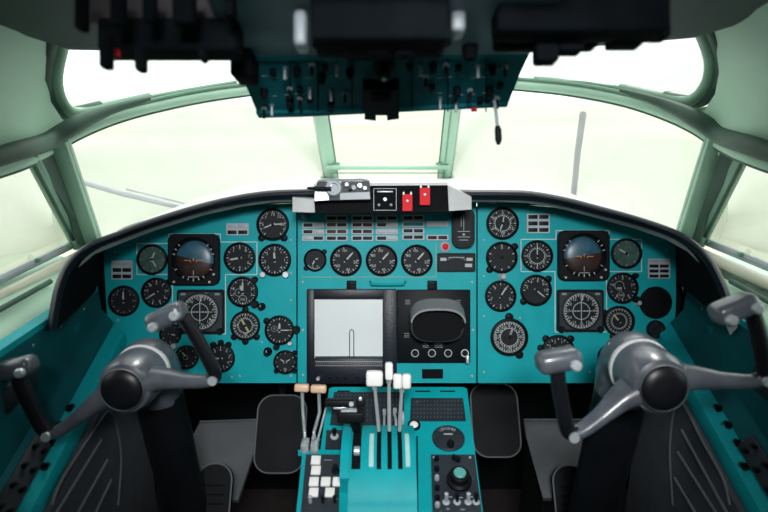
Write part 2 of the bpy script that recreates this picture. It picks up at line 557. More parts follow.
# right panel
gauge(502.3, 223.4, 16.5, 'bright double-ringed gauge under the hood, topmost on the right panel', n=12, minor=3, ring2=True, nums=N12[::2], ptr=((10, .5, .06), (200, .45)))
gauge(501.5, 257.5, 16, 'gauge with big ticks and no pointer, below the topmost right panel gauge', n=10, minor=1, nums=[(0, '0')], ptr=(), ears=(50, 225))
gauge(500.4, 296, 15.8, 'gauge with one long pointer to one o clock, right panel left column', n=10, minor=2, nums=N10[1::2], ptr=((32, .72, .08),))
gauge(509, 337, 19, 'large speckled compass dial on a square plate, lower left of right panel', n=36, minor=2, ring2=True, nums=N12, ptr=((20, .55, .1, DIM), (200, .5, .1, LAMPR)), ears=(0, 150))
gauge(536.8, 256, 16, 'white-outlined round gauge just left of the right artificial horizon', n=12, minor=2, nums=[(-90, '5'), (90, '1'), (180, '3'), (135, '2'), (-135, '4')], ptr=((0, .76, .06),), ring2=True)
gauge(535.7, 290.2, 15.8, 'arc-scaled gauge with pointer to the lower right, left of the right compass', n=8, minor=2, a0=-90, sweep=200, nums=[(-70, '2'), (-30, '4'), (10, '6'), (50, '8'), (90, '10')], ptr=((128, .74, .07),), ears=(48, 228))
gauge(558, 351, 16.5, 'round black gauge partly hidden behind the right yoke left grip', n=12, minor=2, nums=[(-60, '3'), (-20, '2'), (20, '1'), (60, '0')], ptr=((-60, .5),), ears=(-45, 45, -80))
gauge(625.8, 253.5, 15.5, 'greenish round gauge just right of the right artificial horizon', face=GREENG, n=8, minor=2, ptr=((-60, .6, .09),), sub=((.1, .3, .2, None),), marks=DIM)
gauge(622, 288, 15.8, 'altimeter with number window just right of the right compass', n=10, minor=2, nums=N10[::2], ptr=((-90, .4, .09),), sub=((-.2, .15, .3, None), (-.1, -.45, .22, '760')), knobs=((130, .22), (45, .16)))
gauge(618.5, 321, 15.5, 'radio compass with pale inner ring partly behind the right yoke hub', n=24, minor=2, ring2=True, ptr=((-40, .6, .1, YELL),), ears=(-60, 200))
gauge(610, 357, 13, 'small silver-knobbed gauge low on the right panel beside the yoke hub', n=8, minor=2, ptr=((0, .5),), knobs=((215, .25, SILVER),))
gauge(655, 329, 9, 'smallest dark gauge under the blank black disc, right panel', n=4, minor=1, ptr=(), marks=DIM)
# blank disc
t = thing('blanking_disc', 'plain black disc covering a gauge hole near the right edge of the right panel', 'cover', PAN.M(655.5, 302.6, .0003))
Mx = PAN.M(655.5, 302.6, .0003)
MB(Mx).lathe([(16.2*S, 0), (16.2*S, .003), (15.4*S, .0045), (0, .0045)], 40).build('disc', BLACKM, t)
for a in (45, 135, 225, 315):
    x, y = pol(a, 15*S)
    MB(Mx).lathe([(.003, .004), (.003, .0055), (.0015, .006), (0, .006)], 8, Matrix.Translation((x, y, 0))).build('screw', BLACK, t)

# ------------------------------------------------------------------ square flight instruments
def knob_on(M, x, y, r, h, m, parent, name='knob'):
    MB(M).lathe([(r, 0), (r*.95, h*.8), (r*.75, h), (0, h)], 16, Matrix.Translation((x, y, 0))).build(name, m, parent)

def horizon(px, py, w, h, label, roll, bright):
    M = PAN.M(px, py, .0003)
    t = thing('artificial_horizon', label, 'gauge', M)
    W, H = w*S, h*S
    R = 21.5*S
    # bezel with a round hole
    o = rrect(W, H, 3*S, 4)
    if bright: o = [(-W/2, H/2), (W/2, H/2), (W/2, -H/2 + .012), (W/2-.012, -H/2), (-W/2+.02, -H/2), (-W/2, -H/2+.02)]
    N = 48
    outer = []
    for i in range(N):
        a = 2*PI*i/N
        dx, dy = math.cos(a), math.sin(a)
        k = min(W/2/abs(dx) if abs(dx) > 1e-6 else 9, H/2/abs(dy) if abs(dy) > 1e-6 else 9)
        k = min(k, math.hypot(W/2, H/2)*.93)
        outer.append((dx*k, dy*k))
    mb = MB(M)
    rows = []
    for i in range(N + 1):
        a = 2*PI*i/N
        ox, oy = outer[i % N]
        rows.append([(ox, oy, 0), (ox, oy, .012), (ox*.97, oy*.97, .014), (math.cos(a)*R*1.03, math.sin(a)*R*1.03, .014), (math.cos(a)*R, math.sin(a)*R, .011), (math.cos(a)*R, math.sin(a)*R, 0)])
    mb.loft(rows)
    mb.build('bezel', BLACK, t)
    MB(M).lathe([(0, 0), (R, 0), (R, .001), (0, .001)], 40).build('back_plate', BLACKM, t)
    # ball: two halves of a shallow dome
    Rb = R*.88
    for half, m in ((0, BALLB), (1, BALLN)):
        mb = MB(M @ Matrix.Rotation(math.radians(roll), 4, 'Z'))
        rows = []
        for i in range(19):
            a = PI*i/18 + PI*half
            rows.append([(math.cos(a)*Rb*math.sin(b), math.sin(a)*Rb*math.sin(b) , .001 + .010*math.cos(b)) for b in [PI/2*k/8 for k in range(9)]])
        mb.loft(rows)
        mb.build('ball_half', m, t, label='blue upper half' if half == 0 else 'brown lower half')
    mb = MB(M)
    for s_ in (-1, 1):
        mb.box((s_*R*.28, -.002, .0125), (R*.30, .0018, .001))
        mb.box((s_*R*.14, -.004, .0125), (.0016, .005, .001))
    mb.box((0, 0, .0125), (.002, .008, .001))
    mb.build('aircraft_symbol', ORANGE, t)
    mb = MB(M)
    for a in (-75, -60, -45, 45, 60, 75, 120, -120, 150, -150, 165, -165, 180):
        x, y = pol(a, R*.93)
        mb.box((0, 0, 0), (.0022, .006, .0006), 0, Matrix.Translation((x, y, .0122)) @ Matrix.Rotation(-math.radians(a), 4, 'Z'))
    mb.box((0, -R*.80, .0122), (R*.5, .0014, .0006))
    mb.box((0, -R*.62, .0122), (.0014, .012, .0006))
    mb.build('index_marks', MARK, t)
    MB(M).lathe([(0, .0128), (R*1.01, .0128), (R*1.01, .0134), (0, .0140)], 40).build('cover_glass', GLASS, t)
    knob_on(M, W/2-.012, -H/2+.026, .0032, .018, SILVER, t)
    knob_on(M, -W/2+.016, -H/2+.008, .0032, .018, SILVER, t)
    knob_on(M, W/2-.022, -H/2+.008, .0034, .018, SILVER, t)
    mb = MB(M)
    mb.text('1', .012, Matrix.Translation((0, -H/2+.012, .0145)))
    mb.build('index_mark', MARK, t)
    return t

horizon(195, 259.5, 51, 51, 'square artificial horizon with blue and brown ball in the left instrument panel', -14, False)
horizon(582.5, 255.5, 51, 50, 'square artificial horizon with bluish ball in the right instrument panel', 10, True)

def compass(px, py, w, h, label, rot):
    M = PAN.M(px, py, .0003)
    t = thing('heading_compass', label, 'gauge', M)
    W, H = w*S, h*S
    MB(M).prism(rrect(W, H, 2.5*S), 0, .009).build('case', BLACK, t)
    MB(M).prism(rrect(W*.92, H*.88, 2*S), .009, .010).build('faceplate', GREYP, t)
    R = 19*S
    MB(M).lathe([(0, .010), (R*1.02, .010), (R*1.02, .0115), (R*.98, .012), (0, .012)], 40).build('dial', DIAL, t)
    mb = MB(M @ Matrix.Rotation(math.radians(rot), 4, 'Z') @ Matrix.Translation((0, 0, .0088)))
    dialmarks(mb, R*1.12, 36, 2, nums=N12, nr=.62, ns=.19)
    mb.build('compass_card', MARK, t)
    mb = MB(M)
    mb.box((0, 0, .0135), (R*1.3, .0014, .0006))
    mb.box((0, 0, .0136), (.0016, R*1.2, .0006))
    mb.ring([(R*.42, .0132), (R*.42, .0136), (R*.455, .0136), (R*.455, .0132)], 32)
    for k in (-2, -1, 1, 2):
        mb.lathe([(.0018, .0132), (.0018, .0137), (0, .0138)], 8, Matrix.Translation((k*R*.16, 0, 0)))
    mb.build('cross_bars', MARK, t)
    mb = MB(M)
    pointer(mb, R, 5, .92, .07, -.55, z=.0138)
    pointer(mb, R, 125, .9, .07, -.6, z=.0138)
    mb.build('pointer', MARK, t)
    mb = MB(M)
    mb.box((.004, H*.40, .0105), (W*.22, .007, .001))
    mb.box((-W*.36, H*.40, .0105), (W*.10, .005, .001))
    mb.box((W*.36, H*.40, .0105), (W*.10, .005, .001))
    mb.build('number_windows', DIM, t)
    for s_ in (-1, 1):
        knob_on(M, s_*W*.42, -H*.43, .0075, .022, BLACK, t)
    mb = MB(M).lathe([(0, .0145), (R*1.02, .0145), (R*1.02, .015), (0, .0155)], 32)
    mb.build('cover_glass', GLASS, t)
    return t
compass(201.5, 311.5, 47, 44, 'square heading compass below the artificial horizon on the left panel', -20)
compass(579.5, 310.5, 46, 42, 'square heading compass below the artificial horizon on the right panel', 0)

# ------------------------------------------------------------------ annunciator lamps
def lamp(px, py, label, kind='dd', w=22, h=5.6, group=None):
    M = PAN.M(px, py, .0003)
    t = thing('warning_lamp', label, 'warning lamp', M, group)
    W, H = w*S, h*S
    MB(M).prism(rrect(W, H, 1*S, 2), 0, .004).build('frame', FRAMEG, t)
    mats = {'d': LAMP, 'r': LAMPR, 'b': LAMPB, 'p': None, 'g': DTEAL}
    for i, k in enumerate(kind):
        x = (-W*.235 if i == 0 else W*.235) if len(kind) == 2 else 0
        ww = W*.40 if len(kind) == 2 else W*.9
        m = mats[k]
        if m is None: m = LTGREY
        MB(M).box((x, 0, .0045), (ww, H*.58, .003), .0008).build('lens', m, t)
cols = {
 'first': (313.4, [(225.2, 'dp'), (231.7, 'dp'), (238.2, 'pd')]),
 'second': (336.8, [(218.2, 'dd'), (224.9, 'bd'), (231.5, 'bb'), (238.2, 'dd')]),
 'third': (362.4, [(218.2, 'rr'), (224.9, 'rr'), (231.5, 'rr'), (238.2, 'dd')]),
 'fourth': (386.8, [(218.2, 'dd'), (224.9, 'dp'), (231.5, 'pp'), (238.2, 'dp')]),
 'fifth': (413.2, [(217.9, 'dr'), (224.3, 'g'), (230.8, 'dd'), (237.2, 'dd')]),
 'sixth': (437.4, [(224.0, 'p'), (237.6, 'rr')])}
ROW = {4: ['top', 'second from top', 'third from top', 'bottom'], 3: ['top', 'middle', 'bottom'], 2: ['upper', 'lower']}
KD = {'dd': 'two dark lenses', 'dp': 'one dark and one pale lens', 'pd': 'pale left and dark right lens', 'bd': 'one brown and one dark lens', 'bb': 'two brown lenses',
      'rr': 'two dark red lenses', 'pp': 'two pale lenses', 'dr': 'dark left and red right lens', 'g': 'one teal lens', 'p': 'one pale lens'}
KD['pd'] = 'pale left and dark right lenses'; KD['dr'] = 'dark and red lenses'; ROW[4][1] = 'second'; ROW[4][2] = 'third'
for cn, (px, rows) in cols.items():
    for i, (py, k) in enumerate(rows):
        lamp(px, py, 'lamp with %s, %s in the %s lamp column from left' % (KD[k], ROW[len(rows)][i], cn), k, group='warning lamps in the centre panel columns')

def placard(px, py, w, h, rows, label, windows=(1, 2)):
    M = PAN.M(px, py, .0003)
    t = thing('lamp_block', label, 'warning lamp', M)
    W, H = w*S, h*S
    MB(M).prism(rrect(W, H, 1*S, 2), 0, .003).build('frame', FRAMEG, t)
    rh = H/rows
    for r in range(rows):
        y = H/2 - rh*(r+.5)
        for s_ in (-1, 1):
            if r in windows:
                MB(M).box((s_*W*.235, y, .0035), (W*.40, rh*.6, .002), .0006).build('lens', LAMP, t)
            else:
                MB(M).box((s_*W*.235, y, .0032), (W*.42, rh*.5, .001), .0004).build('lens', LTGREY, t)
placard(237.8, 229.3, 22.5, 12, 2, 'pale two-row lamp block under the hood of the left panel', (1,))
placard(122.5, 270, 21, 19, 3, 'dim three-row lamp block at the left edge of the left panel', (1, 2))
placard(538, 223.5, 23, 19.5, 3, 'pale three-row lamp block beside the topmost gauge of the right panel', (0, 1, 2))
placard(658.5, 268.5, 22, 20, 4, 'dim lamp block above the blank black disc on the right panel', (1, 2, 3))

# tall standby indicator
M = PAN.M(462.5, 228.3, .0003)
t = thing('flap_indicator', 'tall black rounded indicator with white scale lines at the right of the lamp columns', 'gauge', M)
MB(M).prism(rrect(22*S, 39*S, 8*S, 6), 0, .022).build('case', BLACK, t)
MB(M).prism(rrect(15*S, 33*S, 5*S, 6), .022, .0225).build('face', DIAL, t)
mb = MB(M)
mb.box((0, 5*S, .023), (.5*S, 16*S, .0004)); mb.box((-2.5*S, 6*S, .023), (.4*S, 10*S, .0004))
for y, w in ((-3.5, 12), (-9, 12), (-12, 9)):
    mb.box((0, y*S, .023), (w*S, .5*S, .0004))
mb.lathe([(1.2*S, .0228), (1.2*S, .0234), (0, .0234)], 8, Matrix.Translation((0, -6.5*S, 0)))
mb.build('scale_lines', MARK, t)
# trim indicator
M = PAN.M(456, 262.3, .0003)
t = thing('trim_indicator', 'low black box with small white scales right of the engine speed gauges', 'gauge', M)
MB(M).prism(rrect(38*S, 18.5*S, 1.2*S, 2), 0, .008).build('case', BLACK, t)
MB(M).prism(rrect(35*S, 15.5*S, 1*S, 2), .008, .0085).build('face', DIAL, t)
mb = MB(M)
for x, y, w, h in ((-13, 3, 6, 3), (13, 3, 6, 3), (12, -3, 7, 3.4)):
    mb.box((x*S, y*S, .009), (w*S, h*S, .0006))
for i in range(9):
    a = -40 + i*10
    mb.box((math.sin(math.radians(a))*13*S, (math.cos(math.radians(a))*9-4)*S, .009), (.5*S, 1.4*S, .0004))
mb.box((0, 5*S, .009), (16*S, .5*S, .0004))
mb.build('scale_marks', MARK, t)
# red press lamp
M = PAN.M(445, 246.8, .0003)
t = thing('press_lamp', 'small grey-rimmed red lamp above the low black trim indicator', 'warning lamp', M)
MB(M).lathe([(5.6*S, 0), (5.6*S, .004), (3.4*S, .008), (0, .008)], 16).build('rim', LTGREY, t)
MB(M).lathe([(3*S, .006), (3*S, .011), (1.8*S, .013), (0, .013)], 14).build('red_lens', RED, t)

# ------------------------------------------------------------------ white screen unit
M = PAN.M(352.2, 335.6, .0003)
t = thing('display_unit', 'black framed unit with a big white square screen on the centre panel', 'screen', M)
W, H = 89*S, 93.5*S
mb = MB(M)
def framed(mb, W, H, x0, x1, y0, y1, z):
    mb.box(((-W/2+x0)/2, 0, z/2), (x0+W/2, H, z), .002)
    mb.box(((W/2+x1)/2, 0, z/2), (W/2-x1, H, z), .002)
    mb.box(((x0+x1)/2, (H/2+y1)/2, z/2), (x1-x0+.004, H/2-y1, z), .002)
    mb.box(((x0+x1)/2, (-H/2+y0)/2, z/2), (x1-x0+.004, y0+H/2, z), .002)
framed(mb, W, H, -37*S, 30.5*S, -21.5*S, 37*S, .020)
mb.build('bezel', PADDED, t)
MB(M).box((-3*S, 8*S, .006), (68*S, 60*S, .012)).build('screen', SCREENM, t)
mb = MB(M)
mb.box((-3*S, -20.6*S, .0123), (67*S, 1.6*S, .0006))
arch = [(.9, -4), (.9, 20), (1.3, 22.4), (3, 24), (4.7, 22.4), (5.1, 20), (5.1, -4)]
A = [Vector(((x-3.2)*S, (y-17)*S, .0126)) for x, y in arch]
mb.tube(A, .0011, 6)
mb.build('drawn_outline', GREYP, t)
mb = MB(M)
mb.box((-3*S, -24.5*S, .0203), (66*S, 1.0*S, .0006)).box((-3*S, -28.6*S, .0203), (66*S, .6*S, .0006))
for i in range(34):
    mb.box(((-35+i*1.95)*S, -26.6*S, .0203), (.4*S, 2.0*S, .0006))
mb.build('ruler_strip', DIM, t)
mb = MB(M)
for x in (-22, -14, -6, 6, 14):
    knob_on(M, x*S, -41.5*S, .0042, .028, BLACK, t)
knob_on(M, -33*S, -41*S, .005, .030, SILVER, t)

# ------------------------------------------------------------------ radar unit
M = PAN.M(433.5, 326, .0003)
t = thing('radar_scope', 'black radar unit with a padded viewing hood beside the white screen', 'radar display', M)
MB(M).box((0, 0, .004), (73*S, 73*S, .008), .002).build('faceplate', BLACK, t)
rows = []
N = 36
def sup(a, w, h, e=3.2):
    c, s_ = math.cos(a), math.sin(a)
    return (abs(c)**(2/e)*w*(1 if c > 0 else -1), abs(s_)**(2/e)*h*(1 if s_ > 0 else -1))
for (w, h, z, dy) in ((25, 20, .008, 0), (25.5, 20.5, .030, 0), (26.5, 21, .052, .5), (26.8, 21.2, .062, .5), (24.8, 18.6, .065, -.8), (22.5, 16, .055, -1.5), (19, 13, .020, -1.5), (17, 11, .010, -1.5)):
    rows.append([(sup(2*PI*i/N, w*.96*S, h*.97*S)[0] + 1.5*S, sup(2*PI*i/N, w*.96*S, h*.97*S)[1] + (7.5+dy)*S, z) for i in range(N)])
MB(M).loft(rows[:5]).build('viewing_hood', mat('worn_hood_rubber', (0.035, 0.04, 0.045), 0.38, var=0.3), t)
MB(M).loft(rows[4:], closed=True).build('hood_interior', BLACKM, t)
# upper visor over the hood
rows = []
for i in range(17):
    a = math.radians(15 + 150*i/16)
    x, y = sup(a, 26*S, 20.5*S, 3)
    rows.append([(x + 1.5*S, y + 8*S, .062), (x*1.02 + 1.5*S, y*1.04 + 8*S, .062), (x*1.02 + 1.5*S, y*1.04+8*S - .020, .092), (x*.98 + 1.5*S, y + 8*S - .023, .092)])
MB(M).loft(rows, closed=True).build('visor', mat('silver_grey_visor', (0.16, 0.18, 0.19), 0.42, var=0.2), t)
for x, m_ in ((-19, LTGREY), (-2, LTGREY), (14.5, LTGREY), (31.5, SILVER)):
    MB(M).ring([(.0075, .008), (.0075, .011), (.0095, .011), (.0095, .008)], 18, Matrix.Translation((x*S*.98, -26.5*S, 0))).build('knob_ring', m_, t)
    knob_on(M, x*S*.98, -26.5*S, .0062, .020, BLACK, t)
mb = MB(M)
for x, y, w in ((-26, 26, 5), (24, 26, 5), (-27, -7, 5), (-8, -17, 6), (5, -17, 8)):
    for k in range(3):
        mb.box((x*S, (y-k*1.8)*S, .0084), (w*S, .5*S, .0006))
mb.build('legend_marks', DIM, t)
MB(M).box((33*S, -32*S, .016), (3*S, 8*S, .016), .002).build('lever', SILVER, t)

# small knobs on panels
def small_knob(px, py, r, label, m=BLACK, h=.02):
    M = PAN.M(px, py, .0003)
    t = thing('panel_knob', label, 'knob', M)
    MB(M).lathe([(r*S*1.3, 0), (r*S*1.3, .002), (r*S, .004), (r*S*.92, h), (r*S*.7, h+.002), (0, h+.002)], 16).build('cap', m, t)
    MB(M).box((0, r*S*.45, h+.002), (r*S*.2, r*S*.8, .001)).build('index_line', MARK, t)
small_knob(268, 351.5, 3.4, 'small black knob left of the small two-pointer gauge on the left panel')
small_knob(262, 306.5, 3.0, 'small black knob between altimeter and radio compass at the left panel')
small_knob(502.5, 276.5, 3.2, 'small grey knob between the clock-like gauge and the long-pointer gauge', LTGREY, .012)
small_knob(637, 302.5, 2.6, 'small silver knob left of the plain black disc', SILVER, .014)
small_knob(304.5, 216.5, 2.4, 'tiny ringed knob at the top left corner of the centre panel', LTGREY, .008)

# ------------------------------------------------------------------ glareshield
SH = .015
rimL = [(46, 330, 1.19), (50, 306, 1.20), (55, 284, 1.21), (66, 261, 1.23), (88, 243, 1.26), (118, 231, 1.29), (150, 219, 1.31), (200, 203.5, 1.32), (240, 194.5, 1.32), (270, 190.5, 1.32), (294, 189.5, 1.32)]
rimR = [(470, 190, 1.32), (500, 190, 1.32), (530, 191, 1.32), (565, 197, 1.32), (600, 206, 1.32), (640, 217, 1.31), (672, 228, 1.28), (694, 240, 1.25), (711, 256, 1.22), (723, 276, 1.20), (733, 302, 1.19), (738, 325, 1.18)]
rim = rimL + [(320, 189.0, 1.32), (384, 188.5, 1.32), (440, 189, 1.32)] + rimR
def panelpt(px, py):
    # where the hood meets the instrument panels, just above their top edge
    top = [(40, 320), (70, 285), (98, 262), (103, 247), (112, 241), (150, 227), (200, 212), (250, 205), (296, 203), (477, 203), (520, 204), (560, 208), (600, 217), (640, 227), (672, 240), (684, 256), (712, 292), (740, 322)]
    px = min(max(px, 41), 739)
    for a, b in zip(top, top[1:]):
        if a[0] <= px <= b[0]:
            k = (px-a[0])/(b[0]-a[0])
            return (px, a[1] + (b[1]-a[1])*k)
rows = []
nR = len(rim)
for i, (px, py, d) in enumerate(rim):
    a = Vector((rim[max(i-1, 0)][0], rim[max(i-1, 0)][1])); b = Vector((rim[min(i+1, nR-1)][0], rim[min(i+1, nR-1)][1]))
    tn = (b-a).normalized()
    nn = Vector((-tn.y, tn.x))           # towards the panel (down / inwards on screen)
    th = 9.0
    o = C(px, py, d)
    side = max(0, abs(px-392)-268)/80
    q = Vector((px, py)) + nn*th
    e = C(q.x, q.y, d)
    mid = C(px + nn.x*th*.5, py + nn.y*th*.5, d-.012)
    pp = panelpt(max(103.5, min(675.5, px + nn.x*th)), 0)
    if px < 96: 
        kk = (96-px)/50; pq = PAN.at(103.0, 250 + 34*kk, 0.002)
    elif px > 690:
        kk = min(1, (px-690)/48); pq = PAN.at(676.5, 248 + 34*kk, 0.002)
    else:
        pq = PAN.at(pp[0], pp[1], 0.002)
    back = o + (C(px - nn.x*8, py - nn.y*8, d+.10) - o)*.22
    e2 = e + (pq-e)*.12
    up = Vector((-nn.x, nn.y*1.0))
    # outer shell back over the panel
    q2 = C(px, py, d+.03)
    pout = PAN.o + (pq - PAN.o) + (o - e)*1.0
    pout.z = max(pout.z, pq.z + .006)
    ei = e + (pq-e)*.03
    rows.append([o, (o+mid)*.5 + (C(px, py, d-.01)-o)*.4, mid, (e+mid)*.5 + (C(q.x, q.y, d-.008)-e)*.3, e, ei, pq, pout])
# resample along the rim for a smooth curve
cols_ = list(zip(*rows))
cols_ = [smoothpts(c, 4) for c in cols_]
rows = [list(r) for r in zip(*cols_)]
gs = thing('glareshield', 'black padded glareshield hood curving over the instrument panels', 'glareshield', Matrix.Translation((0.015, 1.3, 1.1)))
MB().loft([r[6:] + r[:6] for r in rows]).build('padded_rim', PADDED, gs, 60)
MB().loft([[r[5], r[5] + (r[6]-r[5])*.5, r[6]] for r in rows]).build('underside', BLACKM, gs, 60)
# deck behind the rim running to the foot of the windows
backp = [(86, 247, 1.60), (88, 246, 1.615), (90, 245, 1.62), (92, 243.5, 1.63), (96, 241, 1.65), (120, 230, 1.72), (150, 217, 1.80), (200, 198, 1.93), (240, 187, 2.05), (270, 181.5, 2.14), (300, 178.5, 2.22),
         (320, 178, 2.24), (384, 178, 2.25), (440, 178, 2.24), (470, 178.5, 2.2), (500, 180, 2.15), (530, 184.5, 2.08), (565, 192, 1.98), (600, 202.5, 1.87), (640, 216.5, 1.76), (672, 229, 1.68), (684, 238, 1.64), (690, 242, 1.62), (693, 243, 1.61), (695, 244, 1.6), (697, 245, 1.59)]
dk = []
for (a, b) in zip(rim, backp):
    o = C(*a); q = C(*b)
    dk.append([o - Vector((0, 0, .004)), o + (q-o)*.12 + Vector((0, 0, .001)), o + (q-o)*.5 , q, q - Vector((0, 0, .02)), o - Vector((0, -.02, .03))])
MB().loft(dk, closed=True).build('top_deck', DECK, gs, 50, label='pale cloth top of the glareshield')

# ------------------------------------------------------------------ centre coaming box on glareshield
CP = Pl(C(384, 197, 1.285), (1, 0, 0), -ray(384, 256))
t = thing('coaming_box', 'black control box with two red switch guards on top of the centre glareshield', 'control box', CP.M(384, 212))
def quadpx(mb, pl, pts, z0, z1):
    f = [pl.at(p[0], p[1], z1) for p in pts]
    mb.slab(f, -pl.n*(z1-z0))
    return mb
quadpx(MB(), CP, [(314, 186), (447.5, 185), (449, 212), (315, 213.5)], -.035, 0).build('housing', BLACKM, t)
# top plate of the box in pale paint
quadpx(MB(), CP, [(314, 183.2), (447.5, 182.6), (447.5, 185.2), (314, 186)], -.035, .001).build('top_plate', DECK, t, label='pale top plate')
for pts in ([(447.7, 185.3, 1.285), (471.5, 196.5, 1.312), (471.5, 209.5, 1.312), (449, 211, 1.285)], [(314, 200, 1.285), (292.5, 197, 1.312), (292.5, 212, 1.312), (315, 212.5, 1.285)]):
    MB().slab([C(*p) for p in pts], (0, .03, 0)).build('end_cheek', RING, t, label='silver end cheek')
M = CP.M(385, 199.5, .0003)
g = CP.mpp(385, 199)
MB(M).box((0, 0, .0012), (22*g, 21*g, .0024), .0006).build('faceplate', BLACKM, t)
MB(M).box((0, 7.6*g, .0045), (16*g, 1.5*g, .004), .001).build('bar', SILVER, t)
MB(M).lathe([(2.2*g, .002), (2.2*g, .004), (1.4*g, .006), (0, .006)], 12).build('screw', SILVER, t)
for x in (-6, 6):
    MB(M).lathe([(1.4*g, .002), (1.4*g, .004), (.8*g, .005), (0, .005)], 10, Matrix.Translation((x*g, -5.5*g, 0))).build('screw', LTGREY, t)
outl = MB(M)
for s_ in (-1, 1):
    outl.box((s_*11.2*g, 0, .001), (.5*g, 22*g, .0022)); outl.box((0, s_*10.8*g, .001), (22*g, .5*g, .0022))
outl.build('thin_border', LTGREY, t)
for (x0, y0, x1, y1, lab) in ((402.3, 195, 412, 211.5, 'lower red switch guard'), (419.4, 188.5, 429.4, 205.6, 'upper red switch guard')):
    cx, cy = (x0+x1)/2, (y0+y1)/2
    M = CP.M(cx, cy, 0)
    w, h = (x1-x0)*g, (y1-y0)*g
    gd = MB(M).prism(rrect(w, h, .002, 3), .010, .016).box((-w*.42, 0, .007), (w*.14, h*.9, .016), .0008).box((w*.42, 0, .007), (w*.14, h*.9, .016), .0008).build('switch_guard', RED, t, label=lab)
    for s_ in (-1, 1):
        MB(M).box((s_*w*.38, h*.56, .008), (w*.2, h*.22, .010), .001).build('hinge', SILVER, gd)
    MB(M).lathe([(.0026, .014), (.0026, .019), (0, .0195)], 8, Matrix.Translation((0, h*.1, 0))).build('rivet', SILVER, gd)

# grey instrument cluster on its left
AP = Pl(C(384, 197, 1.255), (1, 0, 0), -ray(384, 256))
g = AP.mpp(340, 190)
t = thing('compass_controller', 'grey worn control unit with a black lever on the left end of the coaming box', 'control unit', AP.M(340, 200))
quadpx(MB(), AP, [(317, 181.5), (369.5, 181), (370.5, 199.5), (315, 200.5)], -.028, 0).build('body', GREYP, t)
quadpx(MB(), AP, [(340, 193), (369.5, 192), (370, 199), (340, 199.8)], -.002, .003).build('lower_plate', LTGREY, t)
quadpx(MB(), AP, [(315, 190), (327, 188), (329, 200), (314.5, 201)], -.002, .006).build('bracket', SILVER, t)
MB(AP.M(334, 188.5)).lathe([(8.5*g, -.02), (8.5*g, .008), (7*g, .012), (5*g, .012), (4.5*g, .006), (0, .006)], 24).build('dial_drum', LTGREY, t)
MB(AP.M(331, 186)).lathe([(2*g, .006), (2*g, .016), (0, .017)], 12).build('knob', SILVER, t)
a = AP.at(331, 189, .016); b = AP.at(307, 188.2, .020)
MB().tube([a, (a+b)/2, b + (a-b)*.08, b], [.0042, .0042, .003, .0015], 10).build('lever', BLACK, t)
for x, y, r, m_ in ((347, 185, 2.4, SILVER), (354, 188, 3.0, LTGREY), (360, 186, 3.0, SILVER), (365, 188.5, 2.4, SILVER), (350, 190, 1.6, BLACK), (340, 183, 2.0, LTGREY)):
    MB(AP.M(x, y)).lathe([(r*g, 0), (r*g, .007), (r*g*.7, .010), (0, .010)], 12).build('knob', m_, t)
MB().tube([AP.at(318, 181, -.01), AP.at(330, 179.5, -.01), AP.at(345, 180, -.01), AP.at(362, 179.5, -.01), AP.at(369, 181, -.01)], .0025, 8).build('top_rail', LTGREY, t)

# ------------------------------------------------------------------ windows and frames
def frame(name, paths, label=None):
    pass
wn = [0]
def window(outline_pts, glassoff=0, nm=None):
    """outline_pts: world polygon of the pane (fan)"""
    wn[0] += 1
    t = bpy.data.objects.new('window_%d' % wn[0], None)
    COL.objects.link(t)
    cen = sum((Vector(p) for p in outline_pts), Vector())/len(outline_pts)
    M = Matrix.Translation(cen)
    t.matrix_world = M
    ROOTM[t.name] = M
    struct(t)
    n = len(outline_pts)
    vs = [Vector(p) for p in outline_pts] + [cen]
    fs = [(i, (i+1) % n, n) for i in range(n)]
    MB().add(vs, fs).build('pane', WGLASS, t, 80)
    return t

# left windscreen
tbL = [(312, 84, 1.73), (250, 90, 1.66), (200, 97, 1.58), (150, 107.5, 1.50), (110, 119, 1.43), (75, 134, 1.37), (48, 150, 1.33)]
tbR = [(458, 80, 1.73), (520, 85, 1.66), (570, 90, 1.58), (620, 99, 1.50), (662, 112, 1.43), (695, 127, 1.37), (722, 145, 1.33)]
botL = [(92, 243, 1.63), (150, 217, 1.80), (200, 198, 1.93), (270, 181.5, 2.14), (331, 179, 2.24)]
botR = [(690, 242, 1.62), (640, 216.5, 1.76), (600, 202.5, 1.87), (530, 184.5, 2.08), (444, 179, 2.24)]
def W3(l): return [C(*p) for p in l]
wl = window(W3(tbL) + W3(botL))
wr = window(W3(tbR) + W3(botR))
wc = window(W3([(316, 84, 1.73), (454, 84, 1.73), (444, 179, 2.24), (331, 179, 2.24)]))
# top frame rails
for w, tb, ext in ((wl, tbL, [(20, 163, 1.24), (-30, 178, 1.13), (-120, 200, 0.98)]), (wr, tbR, [(750, 158, 1.24), (800, 174, 1.13), (890, 196, 0.98)])):
    P = smoothpts(W3(tb + ext), 5)
    nrm = Vector((0, -.6, .8))
    MB().tube(P, .0125, 12).build('top_rail', MINT, w)
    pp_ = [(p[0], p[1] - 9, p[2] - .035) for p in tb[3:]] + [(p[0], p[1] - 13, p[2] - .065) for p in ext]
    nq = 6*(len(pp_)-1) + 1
    MB().tube(smoothpts(W3(pp_), 6), [.004 + .015*min(1, k/12) for k in range(nq)], 12).build('padded_rail', SEAL_SHADE, w)  # added dark tube, shade under the lining put into its colour
    MB().tube([p + Vector((0, -.006, .016)) for p in P], .005, 8).build('bead', FGREEN, w)
    MB().tube([p + Vector((0, 0.004, -.012)) for p in P], .0055, 8).build('rubber_seal', SEAL_SHADE, w)
